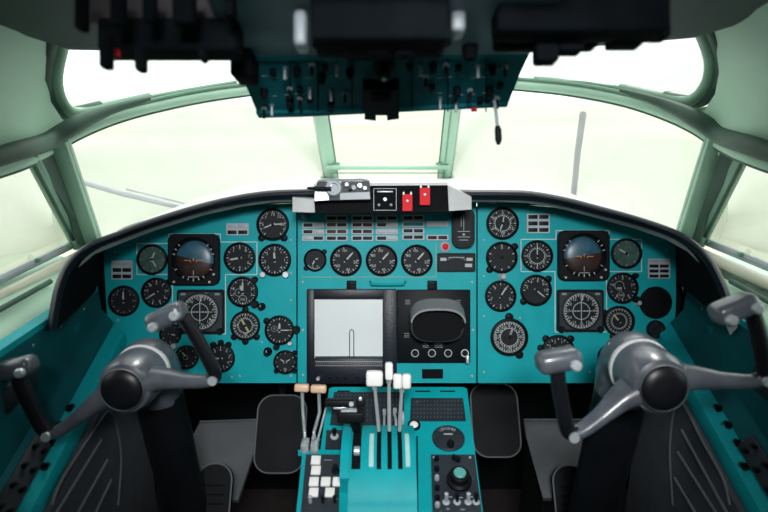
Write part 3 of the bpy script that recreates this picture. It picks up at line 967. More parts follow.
# A pillars
for w, top, bot, sgn in ((wl, (58, 143, 1.34), (94, 246, 1.62), 1), (wr, (718, 135, 1.34), (682, 246, 1.62), -1)):
    a, b = C(*top), C(*bot)
    MB().tube([a + (a-b)*.05, b + (b-a)*.1], .027, 8, flat=.8).build('pillar', FGREEN, w)
    off = Vector((.020*sgn, -.010, .006))
    MB().tube([a + off, b + off], .007, 8).build('pillar_bead', MINT, w)
    off = Vector((-.018*sgn, -.018, 0))
    MB().tube([a + off, b + off], .013, 8).build('rubber_seal', SEAL_SHADE, w)
    for k in (.2, .5, .8):
        p = a + (b-a)*k + Vector((.0, -.024, .01))
        MB().lathe([(.004, -.004), (.004, .002), (0, .003)], 8, Matrix.Translation(p) @ Matrix.Rotation(PI/2, 4, 'X')).build('rivet', LTGREY, w)
# centre posts
for w, top, bot, sgn in ((wc, (315, 80, 1.72), (332, 181, 2.24), 1), (wc, (456, 80, 1.72), (444, 181, 2.24), -1)):
    a, b = C(*top), C(*bot)
    MB().tube([a, b], .024, 8, flat=.7).build('post', MINT, w)
    MB().tube([a + Vector((.006*sgn, -.018, .004)), b + Vector((.006*sgn, -.018, .004))], .008, 8).build('post_bead', FGREEN, w)
    MB().tube([a + Vector((.024*sgn, 0, 0)), b + Vector((.024*sgn, 0, 0))], .003, 6).build('rubber_seal', SEAL_SHADE, w)
    MB().tube([a + Vector((-.024*sgn, 0, 0)), b + Vector((-.024*sgn, 0, 0))], .003, 6).build('rubber_seal', SEAL_SHADE, w)
    k = C(bot[0] + (2 if sgn > 0 else -2), 166, 2.12)
    MB().box(k, (.045, .03, .03), .006).build('bracket', FGREEN, w)
    MB().cyl(k + Vector((-.01*sgn, -.02, .012)), k + Vector((-.01*sgn, -.02, .05)), .006).build('bracket_pin', MINT, w)
MB().tube([C(327, 167.5, 2.1), C(449, 167.5, 2.1)], .0085, 12).build('cross_bar', MINT, wc)
MB().tube([C(330, 173, 2.16), C(446, 173, 2.16)], .0025, 8).build('thin_wire', FGREEN, wc)
for px in (338, 438):
    pass
# dark seal feet of the centre posts
for px, s_ in ((324, 1), (450, -1)):
    MB().slab([C(px-9*s_, 181, 2.18), C(px, 176.5, 2.2), C(px+10*s_, 178, 2.2), C(px+10*s_, 181.5, 2.18)], (0, .01, 0)).build('post_foot', SEAL_SHADE, wc)

# side windows
for sgn, pts, k in ((-1, [(30, 154, 1.27), (76, 243, 1.61), (-70, 313, 1.12), (-110, 180, .98)], 0), (1, [(746, 150, 1.27), (702, 240, 1.61), (850, 300, 1.12), (880, 176, .98)], 0)):
    P = W3(pts)
    w = window(P)
    MB().tube([P[0], P[1]], .015, 8, flat=.9).build('front_post', FGREEN, w)
    pt, pb_ = (C(58, 143, 1.34), C(94, 246, 1.62)) if sgn < 0 else (C(718, 135, 1.34), C(682, 246, 1.62))
    MB().slab([P[0], P[1], pb_, pt], (sgn*.01, .01, 0)).build('corner_filler', SEAL_SHADE, w)
    MB().tube([P[0] + Vector((-.006*sgn, -.014, 0)), P[1] + Vector((-.006*sgn, -.014, 0))], .005, 8).build('rubber_seal', SEAL_SHADE, w)
    MB().tube([P[1], P[2]], .010, 8).build('sill_rail', LTGREY, w)
    q = [p + Vector((-.030*sgn, -.01, -.024)) for p in (P[1], P[2])]
    MB().tube(q, .015, 10).build('sill_tube', mat('cream_rail', (0.62, 0.62, 0.50), 0.4, var=0.06), w, label='cream tube along the sill')
    q = [p + Vector((-.048*sgn, -.012, -.046)) for p in (P[1], P[2])]
    MB().tube(q, .010, 8).build('lower_seal', SEAL_SHADE, w)
    MB().tube([P[3] + (P[0]-P[3])*0, P[0]], .012, 8).build('top_rail', SEAL_SHADE, w)
    for j in (.08, .35, .65):
        p = P[1] + (P[2]-P[1])*j + Vector((-.012*sgn, -.01, .008))
        MB().box(p, (.012, .012, .012), .003).build('clip', FGREEN, w)
    MB().tube([P[1] + Vector((-.02*sgn, -.03, -.01)), P[1] + Vector((-.012*sgn, -.02, .03))], .012, 8).build('corner_bracket', FGREEN, w)

# eyebrow windows
for pts, side in (([(236, 83, 1.64), (200, 89, 1.585), (150, 98, 1.51), (110, 107, 1.44), (82, 113, 1.39), (68, 110, 1.355), (59, 96, 1.31), (56, 76, 1.25), (60, 52, 1.18), (66, 30, 1.12), (230, 10, 1.30)], -1),
                 ([(534, 79, 1.64), (575, 83, 1.585), (620, 89, 1.51), (655, 97, 1.44), (682, 102, 1.39), (697, 97, 1.355), (708, 82, 1.31), (711, 62, 1.25), (706, 42, 1.18), (694, 16, 1.12), (540, 0, 1.30)], 1)):
    P = W3(pts)
    w = window(P)
    MB().tube(smoothpts(P[2:10], 8), .014, 12).build('frame', FGREEN, w)
    off = Vector((side*.016, -.012, 0))
    MB().tube(smoothpts([p + off for p in P[4:11]] if False else [p + off for p in P[3:10]], 8), .015, 12).build('padded_edge', SEAL_SHADE, w)  # shadowed edge of the eyebrow frame painted as a dark tube
    MB().tube(smoothpts(P[0:6], 4), .008, 8).build('lower_frame', FGREEN, w)

# mint linings on both sides (above side window, forward of it)
def structslab(name, pts, vec, m):
    return struct(MB().slab([C(*p) for p in pts], vec).build(name, m, None, 30))
def liner(name, rows_, m, vec):
    mb = MB()
    R = [[C(*p) for p in r] for r in rows_]
    mb.loft(R)
    mb.loft([[p + Vector(vec) for p in r] for r in R])
    return struct(mb.build(name, m, None, 60))
L = [[(60, 24, 1.10), (50, 55, 1.165), (47, 80, 1.235), (51, 102, 1.295), (64, 122, 1.345), (88, 126, 1.39)],
     [(20, 10, 1.02), (12, 50, 1.08), (10, 80, 1.13), (12, 108, 1.18), (24, 138, 1.24), (52, 147, 1.31)],
     [(-30, -5, .94), (-40, 50, .98), (-42, 85, 1.01), (-40, 125, 1.05), (-26, 158, 1.09), (10, 166, 1.2)],
     [(-130, -30, .80), (-140, 50, .82), (-140, 95, .85), (-140, 145, .88), (-130, 178, .92), (-100, 200, .98)]]
liner('trim_1', L, MINT, (-.03, 0, .02))
R_ = [[(768-p[0]-2, p[1]-8, p[2]) for p in r] for r in L]
liner('trim_2', R_, MINT, (.03, 0, .02))

# ceiling
CL = [[(-140, -60, .75), (40, -60, .75), (240, -60, .80), (384, -60, .82), (530, -60, .80), (730, -60, .75), (900, -60, .75)],
      [(-130, -20, .85), (30, -20, .90), (240, -20, .98), (384, -20, 1.0), (530, -20, .98), (740, -20, .90), (900, -30, .85)],
      [(-60, 6, .98), (62, 46, 1.10), (240, 30, 1.2), (384, 40, 1.3), (530, 30, 1.2), (702, 34, 1.10), (830, -6, .98)],
      [(-60, 8, .99), (70, 50, 1.12), (240, 60, 1.55), (384, 70, 1.66), (530, 58, 1.55), (694, 38, 1.12), (830, -4, .99)]]
CL[2][2] = (235, 52, 1.18); CL[2][4] = (532, 50, 1.18); CL[2][3] = (384, 50, 1.2)
CL[3][2] = (238, 54, 1.22); CL[3][4] = (530, 52, 1.22); CL[3][3] = (384, 80, 1.7)
struct(MB().loft([[C(*p) for p in r] for r in CL]).loft([[C(*p) + Vector((0, 0, .03)) for p in r] for r in CL]).build('ceiling', CEIL, None, 60))

# lower linings: mint strip under the side windows, down to the side consoles
for sgn, nm in ((-1, 'wall_left'), (1, 'wall_right')):
    cx = .015
    sx = lambda v: cx + sgn*v
    prof = [(.885, 1.005), (.80, .985), (.755, .975), (.735, .955), (.725, .94), (.715, .90), (.80, .86), (.90, .90)]
    rows_ = []
    for y in (1.50, 1.36, 1.2, .9, .6):
        k = (1.50 - y)*.02
        rows_.append([Vector((sx(p[0]-k), y, p[1])) for p in prof])
    struct(MB().loft(rows_, closed=True).build(nm, MINT, None, 35))
    mb = MB()
    mb.tube([Vector((sx(.772), y, .992)) for y in (1.30, 1.05, .8, .6)], .006, 8)
    struct(mb.build('trim_%d' % (3 if sgn < 0 else 4), SEAL_SHADE))
    # outer side walls down to the floor and nose
    struct(MB().box((sx(1.0), 1.3, .42), (.03, 1.9, .95)).build('wall_%s_lower' % ('left' if sgn < 0 else 'right'), BLACKM))

# ------------------------------------------------------------------ floor, firewall
struct(MB().box((0.015, 1.3, -.01), (2.2, 2.2, .02)).build('floor', FLOORM))
struct(MB().box((0.015, 1.92, .40), (2.0, .02, .84)).build('wall_front', BLACKM))

# cabin shell behind the viewer, so daylight enters only through the windows
CABIN = mat('cabin_wall_grey', (0.10, 0.13, 0.12), 0.8)
struct(MB().box((0.015, -1.6, 1.05), (2.6, .04, 2.1)).build('wall_back', CABIN))
struct(MB().box((0.015, -.38, 2.02), (2.6, 2.45, .04)).build('trim_5', CABIN))
struct(MB().box((0.015, .82, 1.88), (2.6, .04, .26)).build('trim_6', CABIN))
for sgn, nm in ((-1, 'trim_7'), (1, 'trim_8')):
    struct(MB().box((0.015 + sgn*1.28, -.55, 1.0), (.04, 2.1, 2.0)).build(nm, CABIN))
struct(MB().box((0.015, -.7, -.01), (2.6, 1.8, .02)).build('floor_rear', FLOORM))

# ------------------------------------------------------------------ side consoles
def Ez(y): return .80 + .36*(y - 1.17) - .002
for sgn, wh in ((-1, 'left'), (1, 'right')):
    ex = .64
    fx = .688
    sx = lambda v: .02 + sgn*v
    root = thing('side_console', 'teal side console sloping along the %s cockpit wall' % wh, 'console', Matrix.Translation((sx(.7), 1.0, .55)))
    rows_ = []
    for y in (1.336, 1.22, 1.1, 1.0, .9, .8, .65):
        z = Ez(y)
        fz = z + .050
        rows_.append([Vector((sx(ex), y, z-.045)), Vector((sx(ex-.004), y, z-.02)), Vector((sx(ex), y, z-.006)), Vector((sx(ex+.008), y, z)),
                      Vector((sx(fx-.006), y, fz-.006)), Vector((sx(fx), y, fz+.003)), Vector((sx(fx+.002), y, .970)), Vector((sx(fx+.03), y, .970)), Vector((sx(fx+.03), y, z-.045))])
    MB().loft(rows_, closed=True).build('body', TEAL, root, 35)
    MB().loft([[r[3] + (r[4]-r[3])*.42 + Vector((-sgn*.001, 0, .0012)), r[4] + Vector((-sgn*.0015, 0, .0012)), r[5] + Vector((-sgn*.0015, 0, .001)), r[6] + Vector((-sgn*.0015, 0, -.012)), r[6] + Vector((sgn*.004, 0, -.012)), r[5] + Vector((sgn*.004, 0, .001)), r[3] + (r[4]-r[3])*.42 - Vector((0, 0, .003))] for r in rows_], closed=True).build('upright_panel', WALL_SHADE, root, 35, label='dark teal upright panel')  # darker overlay from mid-shelf upwards, shade painted over the teal body
    # sloping shelf plane
    o = Vector((sx(ex+.008), 1.0, Ez(1.0)))
    xd = Vector((0, 1, .36))
    yd = Vector((sgn*(fx-ex-.014), 0, .044))
    n = xd.cross(yd)
    if n.z < 0: n = -n
    SP = Pl(o, xd, n)
    def onshelf(y, k, h=0):    # k 0..1 across the shelf
        p = Vector((sx(ex+.008), y, Ez(y))) + yd*k
        return Matrix.Translation(p + SP.n*h) @ SP.R.to_4x4()
    for y, L_ in ((.93, .17), (.74, .15)):
        M = onshelf(y, .60)
        MB(M).box((0, 0, .003), (L_, .036, .008), .001).build('switch_plate', GREYP, root)
        for i in range(4):
            for j in (-1, 1):
                MB(M).lathe([(.005, .006), (.004, .018), (0, .019)], 10, Matrix.Translation((-L_*.36 + i*L_*.24, j*.009, 0))).build('knob', BLACK, root)
    for y, k in ((1.095, .35), (1.055, .35), (1.015, .33), (.975, .12)) :
        M = onshelf(y, k)
        MB(M).lathe([(.008, 0), (.008, .002), (.005, .003), (.0045, .014), (.003, .016), (0, .016)], 12).build('push_button', BLACK, root)
    # face details on upright wall
    for y, z, s_ in ((1.22, .93, .03), (1.00, .90, .10), (.88, .86, .08)):
        MB().box((sx(fx), y, z - .02), (.005, s_, .018 if s_ < .05 else .045), .001).build('nameplate', DTEAL if s_ < .05 else GREYP, root)
    for y in (1.26, 1.16, 1.06, .96, .86):
        MB().cyl((sx(fx+.003), y, .94), (sx(fx-.001), y, .94), .003, seg=8).build('screw', LTGREY, root)
    # black cheek closing the hood side
    # ribbed kick panel below
    kx = sx(.628)
    t = thing('kick_panel', 'dark grey ribbed kick panel beneath the %s side console' % wh, 'panel', Matrix.Translation((kx, 1.15, 0)))
    prof = []
    ys = [1.36, 1.33, 1.28, 1.2, 1.1, 1.0, .9, .80]
    top = [(y, Ez(y) - .048) for y in ys]
    top[0] = (1.36, .76)
    poly = [(1.375, .70)] + top + [(.78, .35), (.80, .02), (1.34, .02), (1.38, .30)]
    vs = [Vector((kx, p[0], p[1])) for p in poly]
    MB().slab(vs, (sgn*.02, 0, 0)).build('panel_face', KICK, t)
    if sgn > 0:
        bpx = [(673, 505), (670, 450), (674, 412), (680, 403), (686, 408), (702, 440), (723, 478), (730, 505)]
        ribs = [((682, 430), (718, 496)), ((678, 452), (716, 512)), ((675, 478), (697, 515))]
    else:
        bpx = [(118, 505), (121, 455), (114, 418), (108, 412), (102, 418), (84, 445), (60, 483), (52, 505)]
        ribs = [((101, 440), (64, 500)), ((107, 460), (78, 512)), ((111, 480), (94, 515))]
    MB().tube(smoothpts([CXp(p[0], p[1], kx - sgn*.0005) for p in bpx], 5), .0032, 8).build('border_piping', PIPING, t)
    for a, b in ribs:
        a, b = CXp(*a, kx), CXp(*b, kx)
        MB().tube([a, a + (b-a)*1.25], .0042, 8).build('rib', PIPING, t)
# black hood cheeks between panel edge and side consoles
# ------------------------------------------------------------------ footwell items
def pedal(px, w, y0, y1, d0, d1, label, name='rudder_pedal'):
    a = C(px, y0, d0); b = C(px, y1, d1)
    pl = Pl((a+b)/2, (1, 0, 0), (Vector((1, 0, 0)).cross((a-b))).normalized())
    W_ = w*(d0+d1)/2/F
    H_ = (a-b).length
    M = Matrix.Translation((a+b)/2) @ pl.R.to_4x4()
    t = thing(name, label, 'pedal', M)
    MB(M).prism(rrect(W_, H_, W_*(.32 if name != 'foot_rest' else .46), 6), -.012, .006).build('pad', PADM, t)
    R = rrect(W_*.98, H_*.98, W_*(.30 if name != 'foot_rest' else .45), 6)
    MB(M).tube([Vector((p[0], p[1], .006)) for p in R + R[:1]], .0022, 6, caps=False).build('pad_edging', PIPING, t)
    MB(M).box((0, -H_*.35, -.03), (W_*.4, H_*.3, .04), .008).build('pedal_arm', BLACK, t)
    mb = MB(M)
    for k in range(4):
        mb.box((0, H_*(.2-.12*k), .0075), (W_*.6, .004, .003))
    if name == 'foot_rest': mb.build('tread', BLACKM, t)
    # hanger rod
    if name != 'foot_rest': MB().tube([a + Vector((0, .02, -.01)), a + Vector((0, .10, .10))], .010, 8).build('hanger_rod', BLACK, t)
    return t
pedal(281, 50, 395, 474, 1.66, 1.58, 'black rounded rudder pedal left of the centre pedestal')
pedal(495, 48, 384, 458, 1.66, 1.58, 'black rounded rudder pedal right of the centre pedestal')
pedal(213, 36, 463, 540, 1.45, 1.39, 'low rounded dark foot rest in front of the left grey floor plate', 'foot_rest')
pedal(571, 34, 465, 540, 1.49, 1.43, 'low rounded dark foot rest in front of the right grey floor plate', 'foot_rest')
def plate(pts, label):
    t = thing('floor_plate', label, 'plate', Matrix.Translation(C(*pts[2])))
    P = [C(*p) for p in pts]
    MB().slab(P, (0, .006, -.012)).build('sheet', TRAYM, t)
    MB().tube([P[0], P[1]], .004, 6).build('rolled_edge', TRAYM, t)
    MB().slab([P[-1], P[-2], P[-2] + Vector((0, .03, -.35)), P[-1] + Vector((0, .03, -.35))], (0, .01, 0)).build('riser', BLACKM, t)
plate([(200, 422, 1.68), (258, 420, 1.68), (258, 440, 1.64), (238, 500, 1.50), (200, 500, 1.50), (186, 448, 1.60)], 'scuffed grey floor plate in the left footwell')
plate([(524, 420, 1.68), (590, 420, 1.68), (594, 448, 1.61), (586, 498, 1.50), (543, 498, 1.50), (527, 440, 1.64)], 'scuffed grey floor plate in the right footwell')

# ------------------------------------------------------------------ control yokes
def yoke(hx, hy, d, label, roll, grips):
    hub = C(hx, hy, d)
    Rr = Matrix.Rotation(math.radians(90-8), 4, 'X') @ Matrix.Rotation(math.radians(roll), 4, 'Z')
    M = Matrix.Translation(hub) @ Rr
    base = Vector((hub.x, hub.y + .30, 0))
    t = thing('control_yoke', label, 'control yoke', Matrix.Translation(base))
    # shaft head behind the wheel (not rolled)
    M0 = Matrix.Translation(hub) @ Matrix.Rotation(math.radians(90-4), 4, 'X')
    MB(M0).lathe([(.030, .020), (.046, .012), (.052, -.004), (.052, -.05), (.050, -.082)], 32).build('hub', YOKEG, t)
    MB(M0).lathe([(.0505, -.066), (.0535, -.069), (.0535, -.077), (.0505, -.080)], 32).build('collar_band', RING, t, label='pale band round the shaft')
    rows_ = []
    # elbow from horizontal shaft down into the column
    path = [(-.080, 0, .050), (-.095, .0, .050), (-.112, -.008, .050), (-.128, -.028, .050), (-.136, -.060, .048), (-.138, -.10, .046)]
    hubp = [hub + Vector((0, -p[0], p[1])) for p in path]
    MB().tube(smoothpts(hubp, 4), [p for p in [x for i in range(len(path)-1) for x in [path[i][2]]*4] + [path[-1][2]]], 24, up=(1, 0, 0)).build('elbow', YOKEG, t)
    top = hubp[-1]
    bot = Vector((hub.x + .0, top.y + .19, 0.02))
    sc = lambda k: top + (bot-top)*k
    MB().tube([sc(-.02), sc(.1), sc(.5), sc(1)], [.050, .052, .050, .050], 20, flat=.8).build('column', YOKED, t)
    MB().tube([sc(.93), sc(1.0)], [.075, .085], 20).build('floor_boot', BLACKM, t)
    # front cap
    MB(M).lathe([(.037, .004), (.038, .022), (.034, .027), (.020, .030), (0, .031)], 28).build('hub_cap', YOKED, t)
    MB(M).ring([(.037, .021), (.0385, .024), (.0395, .021), (.038, .018)], 28).build('cap_rim', PIPING, t)
    for s_ in (-1, 1):
        # arm
        P = [Vector(p) for p in ((s_*.026, -.004, -.016), (s_*.060, -.010, -.010), (s_*.100, -.024, 0), (s_*.140, -.036, .008), (s_*.158, -.036, .010))]
        rr = [.040, .027, .0185, .0155, .014]
        PP = smoothpts(P, 4)
        r2 = []
        for i in range(len(rr)-1):
            for j in range(4): r2.append(rr[i] + (rr[i+1]-rr[i])*j/4)
        r2.append(rr[-1])
        MB(M).tube(PP, r2, 16, flat=.75, up=(0, 1, 0)).build('arm', YOKEG, t)
        G = [Vector(p) for p in ((s_*.150, -.036, .010), (s_*.160, -.033, .012), (s_*.165, -.022, .015), (s_*.164, .02, .022), (s_*.161, .06, .028), (s_*.157, .090, .032))]
        gr = MB(M).tube(smoothpts(G, 4), .0130, 14, flat=.85, up=(0, 0, 1)).build('grip', YOKED, t)
        MB(M).tube([G[1] + Vector((0, -.003, -.004)), G[1] + Vector((0, -.003, .016))], .0085, 10).build('pivot_bolt', SILVER, gr)
        # grip head: a T-shaped top
        hx_ = .130 if s_ > 0 else -.153
        Mh = M @ Matrix.Translation((hx_, .100, .034)) @ Matrix.Rotation(math.radians(6*s_), 4, 'Z')
        gh = MB(Mh).box((0, 0, 0), (.070, .034, .044), .013, seg=4).build('grip_head', YOKEG, t)
        MB(Mh).lathe([(.0085, .018), (.0085, .028), (.006, .031), (0, .031)], 14, Matrix.Translation((-s_*.020, -.006, 0))).build('thumb_button', SILVER, gh)
        if s_ > 0:
            MB(Mh).lathe([(.0085, .016), (.0085, .028), (.006, .031), (0, .031)], 14, Matrix.Translation((.022, -.004, 0))).build('thumb_button', SILVER, gh)
    # cable hanging beside the column
    c0 = hub + Vector((-.005, .05, -.05))
    s_ = -1 if hub.x < 0 else 1
    W0 = [c0, c0 + Vector((s_*.012, .03, -.06)), c0 + Vector((s_*.03, .04, -.12)), c0 + Vector((s_*.028, .04, -.18))]
    W0 = [Vector((hub.x + s_*(.052 + .004*i), hub.y + .17 + .004*i, hub.z - .05 - .055*i)) for i in range(4)]
    MB().tube(smoothpts(W0, 5), .0035, 8).build('cable', PIPING, t)
yoke(127, 386, 1.09, 'left control yoke with tilted black grips and grey hub', 19, 1)
yoke(658, 384, .985, 'right control yoke with tilted black grips and grey hub', 17, 1)

# ------------------------------------------------------------------ centre pedestal
pa, pb = C(395, 388, 1.38), C(390, 512, 1.10)
pn = Vector((1, 0, 0)).cross(pa-pb).normalized()
PED = Pl(pa, (1, 0, 0), pn)
def ped_poly(pts, h=0): return [PED.at(p[0], p[1], h) for p in pts]
ped = thing('centre_pedestal', 'teal centre pedestal between the two pilot positions carrying the levers', 'pedestal', Matrix.Translation((.015, 1.1, 0)))
MB().slab(ped_poly([(329, 388.5), (333, 387), (463, 387), (467, 388.5), (487, 545), (320, 545), (320, 452)]), (0, .02, -.62)).build('body', TEAL, ped)
MB().slab(ped_poly([(302.5, 451), (331, 451), (326, 545), (293, 545)], .004), (0, .02, -.60)).build('side_box', TEAL, ped)
MB().slab(ped_poly([(298, 449.8), (335, 449.8), (335, 451.5), (298, 451.5)], .006), (0, .0, -.010)).build('box_lip', TEAL, ped)
def pplate(pts, m, name, z=.0025, par=ped):
    return MB().slab(ped_poly(pts, z), -PED.n*(z+.001)).build(name, m, par)
pplate([(334, 392), (404, 392), (404, 424.5), (330, 424.5)], GREYP, 'panel_plate')
pp = pplate([(411, 398), (463, 398), (466, 420.5), (410, 420.5)], GREYP, 'panel_plate')
pplate([(326.5, 430), (345, 430), (343.5, 449), (325, 449)], GREYP, 'panel_plate')
# small vents along the back edge
for x0, x1 in ((337, 350), (415, 430), (440, 455)):
    pplate([(x0, 390.5), (x1, 390.5), (x1, 391.6), (x0, 391.6)], BLACKM, 'vent_slot', .001)
# perforation dots on the plates
mb = MB()
for i in range(15):
    for j in range(5):
        mb.box(PED.at(414 + i*3.4, 401 + j*4.0, .003), (.0012, .0012, .0012))
for i in range(16):
    for j in range(6):
        mb.box(PED.at(338 + i*4.2, 395 + j*5.0, .003), (.0012, .0012, .0012))
mb.build('plate_texture', DIM, ped)
tg = MB()
def toggle(parent, pl, px, py, L=.016, r=.0035, m=BLACK, lean=(0, .004, 0), base=LTGREY):
    p = pl.at(px, py, .002)
    M = Matrix.Translation(p) @ pl.R.to_4x4()
    b = MB(M).lathe([(r*1.8, 0), (r*1.8, .003), (r, .005), (0, .005)], 10).build('switch_base', base, parent)
    MB(M).cyl((0, 0, .003), (lean[0], lean[1], L), r*.7, r).build('toggle', m, b)
toggle(ped, PED, 334.5, 437, .02, .005)
# left button box
bt = thing('button_panel', 'grey button panel with seven white square buttons on the left of the pedestal', 'control panel', Matrix.Translation(PED.at(320, 500, .006)))
MB().slab(ped_poly([(306, 454.5), (340, 454.5), (338.5, 530), (299, 530)], .0085), -PED.n*.0045).build('faceplate', GREYP, bt)
for (x, y) in ((82, 350), (82, 382), (76, 418), (113, 418), (150, 418), (75, 452), (126, 452)):
    px, py = 290 + x*.3165, 350 + y*.3165
    g = PED.mpp(px, py)
    M = PED.M(px, py, .0085)
    MB(M).box((0, 0, .0015), (9.4*g, 10.2*g, .005), .001).build('push_button', WHITE, bt, label='white square push button')
g = PED.mpp(335, 470)
MB(PED.M(335.5, 471, .0085)).lathe([(.008, 0), (.008, .003), (.0055, .004), (.005, .016), (0, .017)], 14).build('knob', BLACK, bt)
for x in (310.5, 323, 335):
    toggle(bt, PED, x, 505, .02, .004, SILVER if x < 320 else BLACK)
mb = MB()
for x, y, w in ((310, 499.5, 4), (335, 499, 5), (328, 460, 8), (333, 482, 8)):
    mb.box(PED.at(x, y, .009), (w*g, .0012, .0006))
mb.build('legend_marks', MARK, bt)

# disc with white marks, light button
M = PED.M(448.3, 438.8, .0)
g = PED.mpp(448, 438)
t = thing('rudder_trim_dial', 'charcoal dial with white numerals and a small black knob on the right of the pedestal', 'dial', M)
MB(M).lathe([(16.3*g, 0), (16.3*g, .004), (15.6*g, .0055), (0, .0055)], 36).build('disc', GREYP, t)
mb = MB(M)
for i, a in enumerate((-38, -24, -10, 4, 18, 32)):
    x, y = pol(a, 11*g)
    mb.text(str(abs(i-2)*5), 5*g, Matrix.Translation((x, y, .006)) @ Matrix.Rotation(-math.radians(a), 4, 'Z'))
mb.box((0, 3.5*g, .006), (9*g, 1.6*g, .0006))
mb.build('numerals', MARK, t)
MB(M).lathe([(3.4*g, .0055), (3.4*g, .016), (2.6*g, .018), (0, .018)], 14, Matrix.Translation((1*g, -11*g, 0))).build('knob', BLACK, t)
M = PED.M(414, 426, .0)
t = thing('indicator_button', 'round pale button in a dark ring at the top of the pedestal', 'button', M)
MB(M).ring([(4.6*g, 0), (6.6*g, 0), (6.6*g, .005), (5.6*g, .007), (4.6*g, .005)], 24).build('ring', BLACK, t)
MB(M).lathe([(4.4*g, 0), (4.4*g, .005), (3*g, .008), (0, .0085)], 20).build('lens', WHITE, t)

# radio control panel right
rp = thing('radio_panel', 'dark grey radio panel with a large teal-capped knob on the right of the pedestal', 'control panel', Matrix.Translation(PED.at(456, 500, 0)))
MB().slab(ped_poly([(431, 454.5), (474.5, 454.5), (484, 530), (433, 530)], .005), -PED.n*.005).build('faceplate', GREYP, rp)
g = PED.mpp(459, 480)
M = PED.M(459, 481.5, .005)
kn = MB(M).lathe([(12.5*g, 0), (12.5*g, .006), (11*g, .009), (9.5*g, .010), (9.5*g, .022), (8.5*g, .024), (0, .024)], 32).build('dial_knob', BLACK, rp)
MB(M).lathe([(6.2*g, .0235), (6.2*g, .026), (5.4*g, .0275), (0, .0275)], 24).build('knob_cap', TEALCAP, kn, label='pale teal cap')
MB(PED.M(456, 460.5, .005)).box((0, 0, .006), (9*g, 4*g, .012), .002, M=Matrix.Rotation(math.radians(-35), 4, 'Z')).build('pointer_knob', BLACK, rp)
for y, m_ in ((460, BLACK), (470, BLACK), (479, SILVER), (489, BLACK), (499, BLACK), (506, SILVER)):
    q = PED.M(436.5 - (y-460)*-.02, y, .005)
    MB(q).lathe([(2.6*g, 0), (2.6*g, .007), (1.6*g, .010), (0, .010)], 12).build('push_button', m_, rp)
for x in (446, 457, 468, 476):
    toggle(rp, PED, x, 503, .022, .004, SILVER if x in (446, 468) else BLACK)
for x in (434, 470):
    MB(PED.M(x, 457.5, .005)).lathe([(1.4*g, 0), (1.4*g, .001), (0, .002)], 8).build('screw', SILVER, rp)
mb = MB()
for x, y, w in ((450, 497, 4), (460, 497.5, 5), (471, 497, 4), (448, 509, 3), (463, 509.5, 4)):
    mb.box(PED.at(x, y, .0055), (w*g, .0016, .0006))
mb.build('legend_marks', MARK, rp)
# seam line beside the quadrant
pplate([(416.3, 436), (417.8, 436), (418.6, 530), (416.8, 530)], BLACKM, 'seam', .001)

# throttle quadrant
q0 = PED.at(378, 434)
q = thing('throttle_quadrant', 'curved teal throttle quadrant with lever slots on the pedestal', 'throttle quadrant', Matrix.Translation(PED.at(378, 512)))
xa = PED.at(350, 470).x; xb = PED.at(415, 470).x
Yd = PED.y  # up slope direction (away)
p_top = PED.at(380, 434); p_bot = PED.at(380, 520)
Lq = (p_top - p_bot).length
def arcpt(x, k, h0=0, hm=.050):
    # k 0 at top (far) .. 1 at near end
    h = hm*math.sin(min(1, max(0, .12 + k*.95))*PI)**.7 if 0 < k < 1 else 0
    p = p_top + (p_bot-p_top)*k + PED.n*(h+h0)
    return Vector((x, p.y, p.z))
def arcstrip(x0, x1, k0, k1, h0, n=18, under=.02, nm='strip', m=TEAL, par=None):
    rows_ = []
    for i in range(n+1):
        k = k0 + (k1-k0)*i/n
        a = arcpt(x0, k, h0); b = arcpt(x1, k, h0)
        rows_.append([a, b, b - PED.n*under, a - PED.n*under])
    return MB().loft(rows_, closed=True).build(nm, m, par, 40)
arcstrip(xa, xb, .001, .999, 0, 26, .012, 'drum', TEAL, q)
sidep = [arcpt(0, k/20) for k in range(0, 21)]
for x in (xa, xb-.004):
    poly = [Vector((x, p.y, p.z)) for p in sidep]
    MB().slab(poly, (.004, 0, 0)).build('side_cheek', TEAL, q)
cx0 = PED.at(342, 470).x
poly = [Vector((cx0, arcpt(0, k/20*.72, .008).y, arcpt(0, k/20*.72, .008).z)) for k in range(0, 21)]
poly += [Vector((cx0, p_top.y, p_top.z)) + (p_bot-p_top)*.72, Vector((cx0, p_top.y, p_top.z))]
poly = poly[:-1] + [Vector((cx0, p_top.y, p_top.z))]
MB().slab(poly, (xa - cx0 + .002, 0, 0)).build('raised_cheek', TEAL, q)
def slot(pxm, wpx, k0, k1, m=BLACKM, h=.0012, nm='slot'):
    x = PED.at(pxm, 460).x*.965
    w = wpx*.0019/2
    return arcstrip(x-w, x+w, k0, k1, h, 14, .004, nm, m, q)
QS = (379, 389.6, 400)
slot(356.5, 9, .02, .62)
for s_ in QS: slot(s_, 4.6, .02, .62)
slot(371.5, 4.5, .20, .60, mat('pale_scale_plate', (0.35, 0.58, 0.56), 0.5, var=0.1), .0016, 'scale_plate')
slot(407.5, 4.5, .20, .60, bpy.data.materials['pale_scale_plate'], .0016, 'scale_plate')

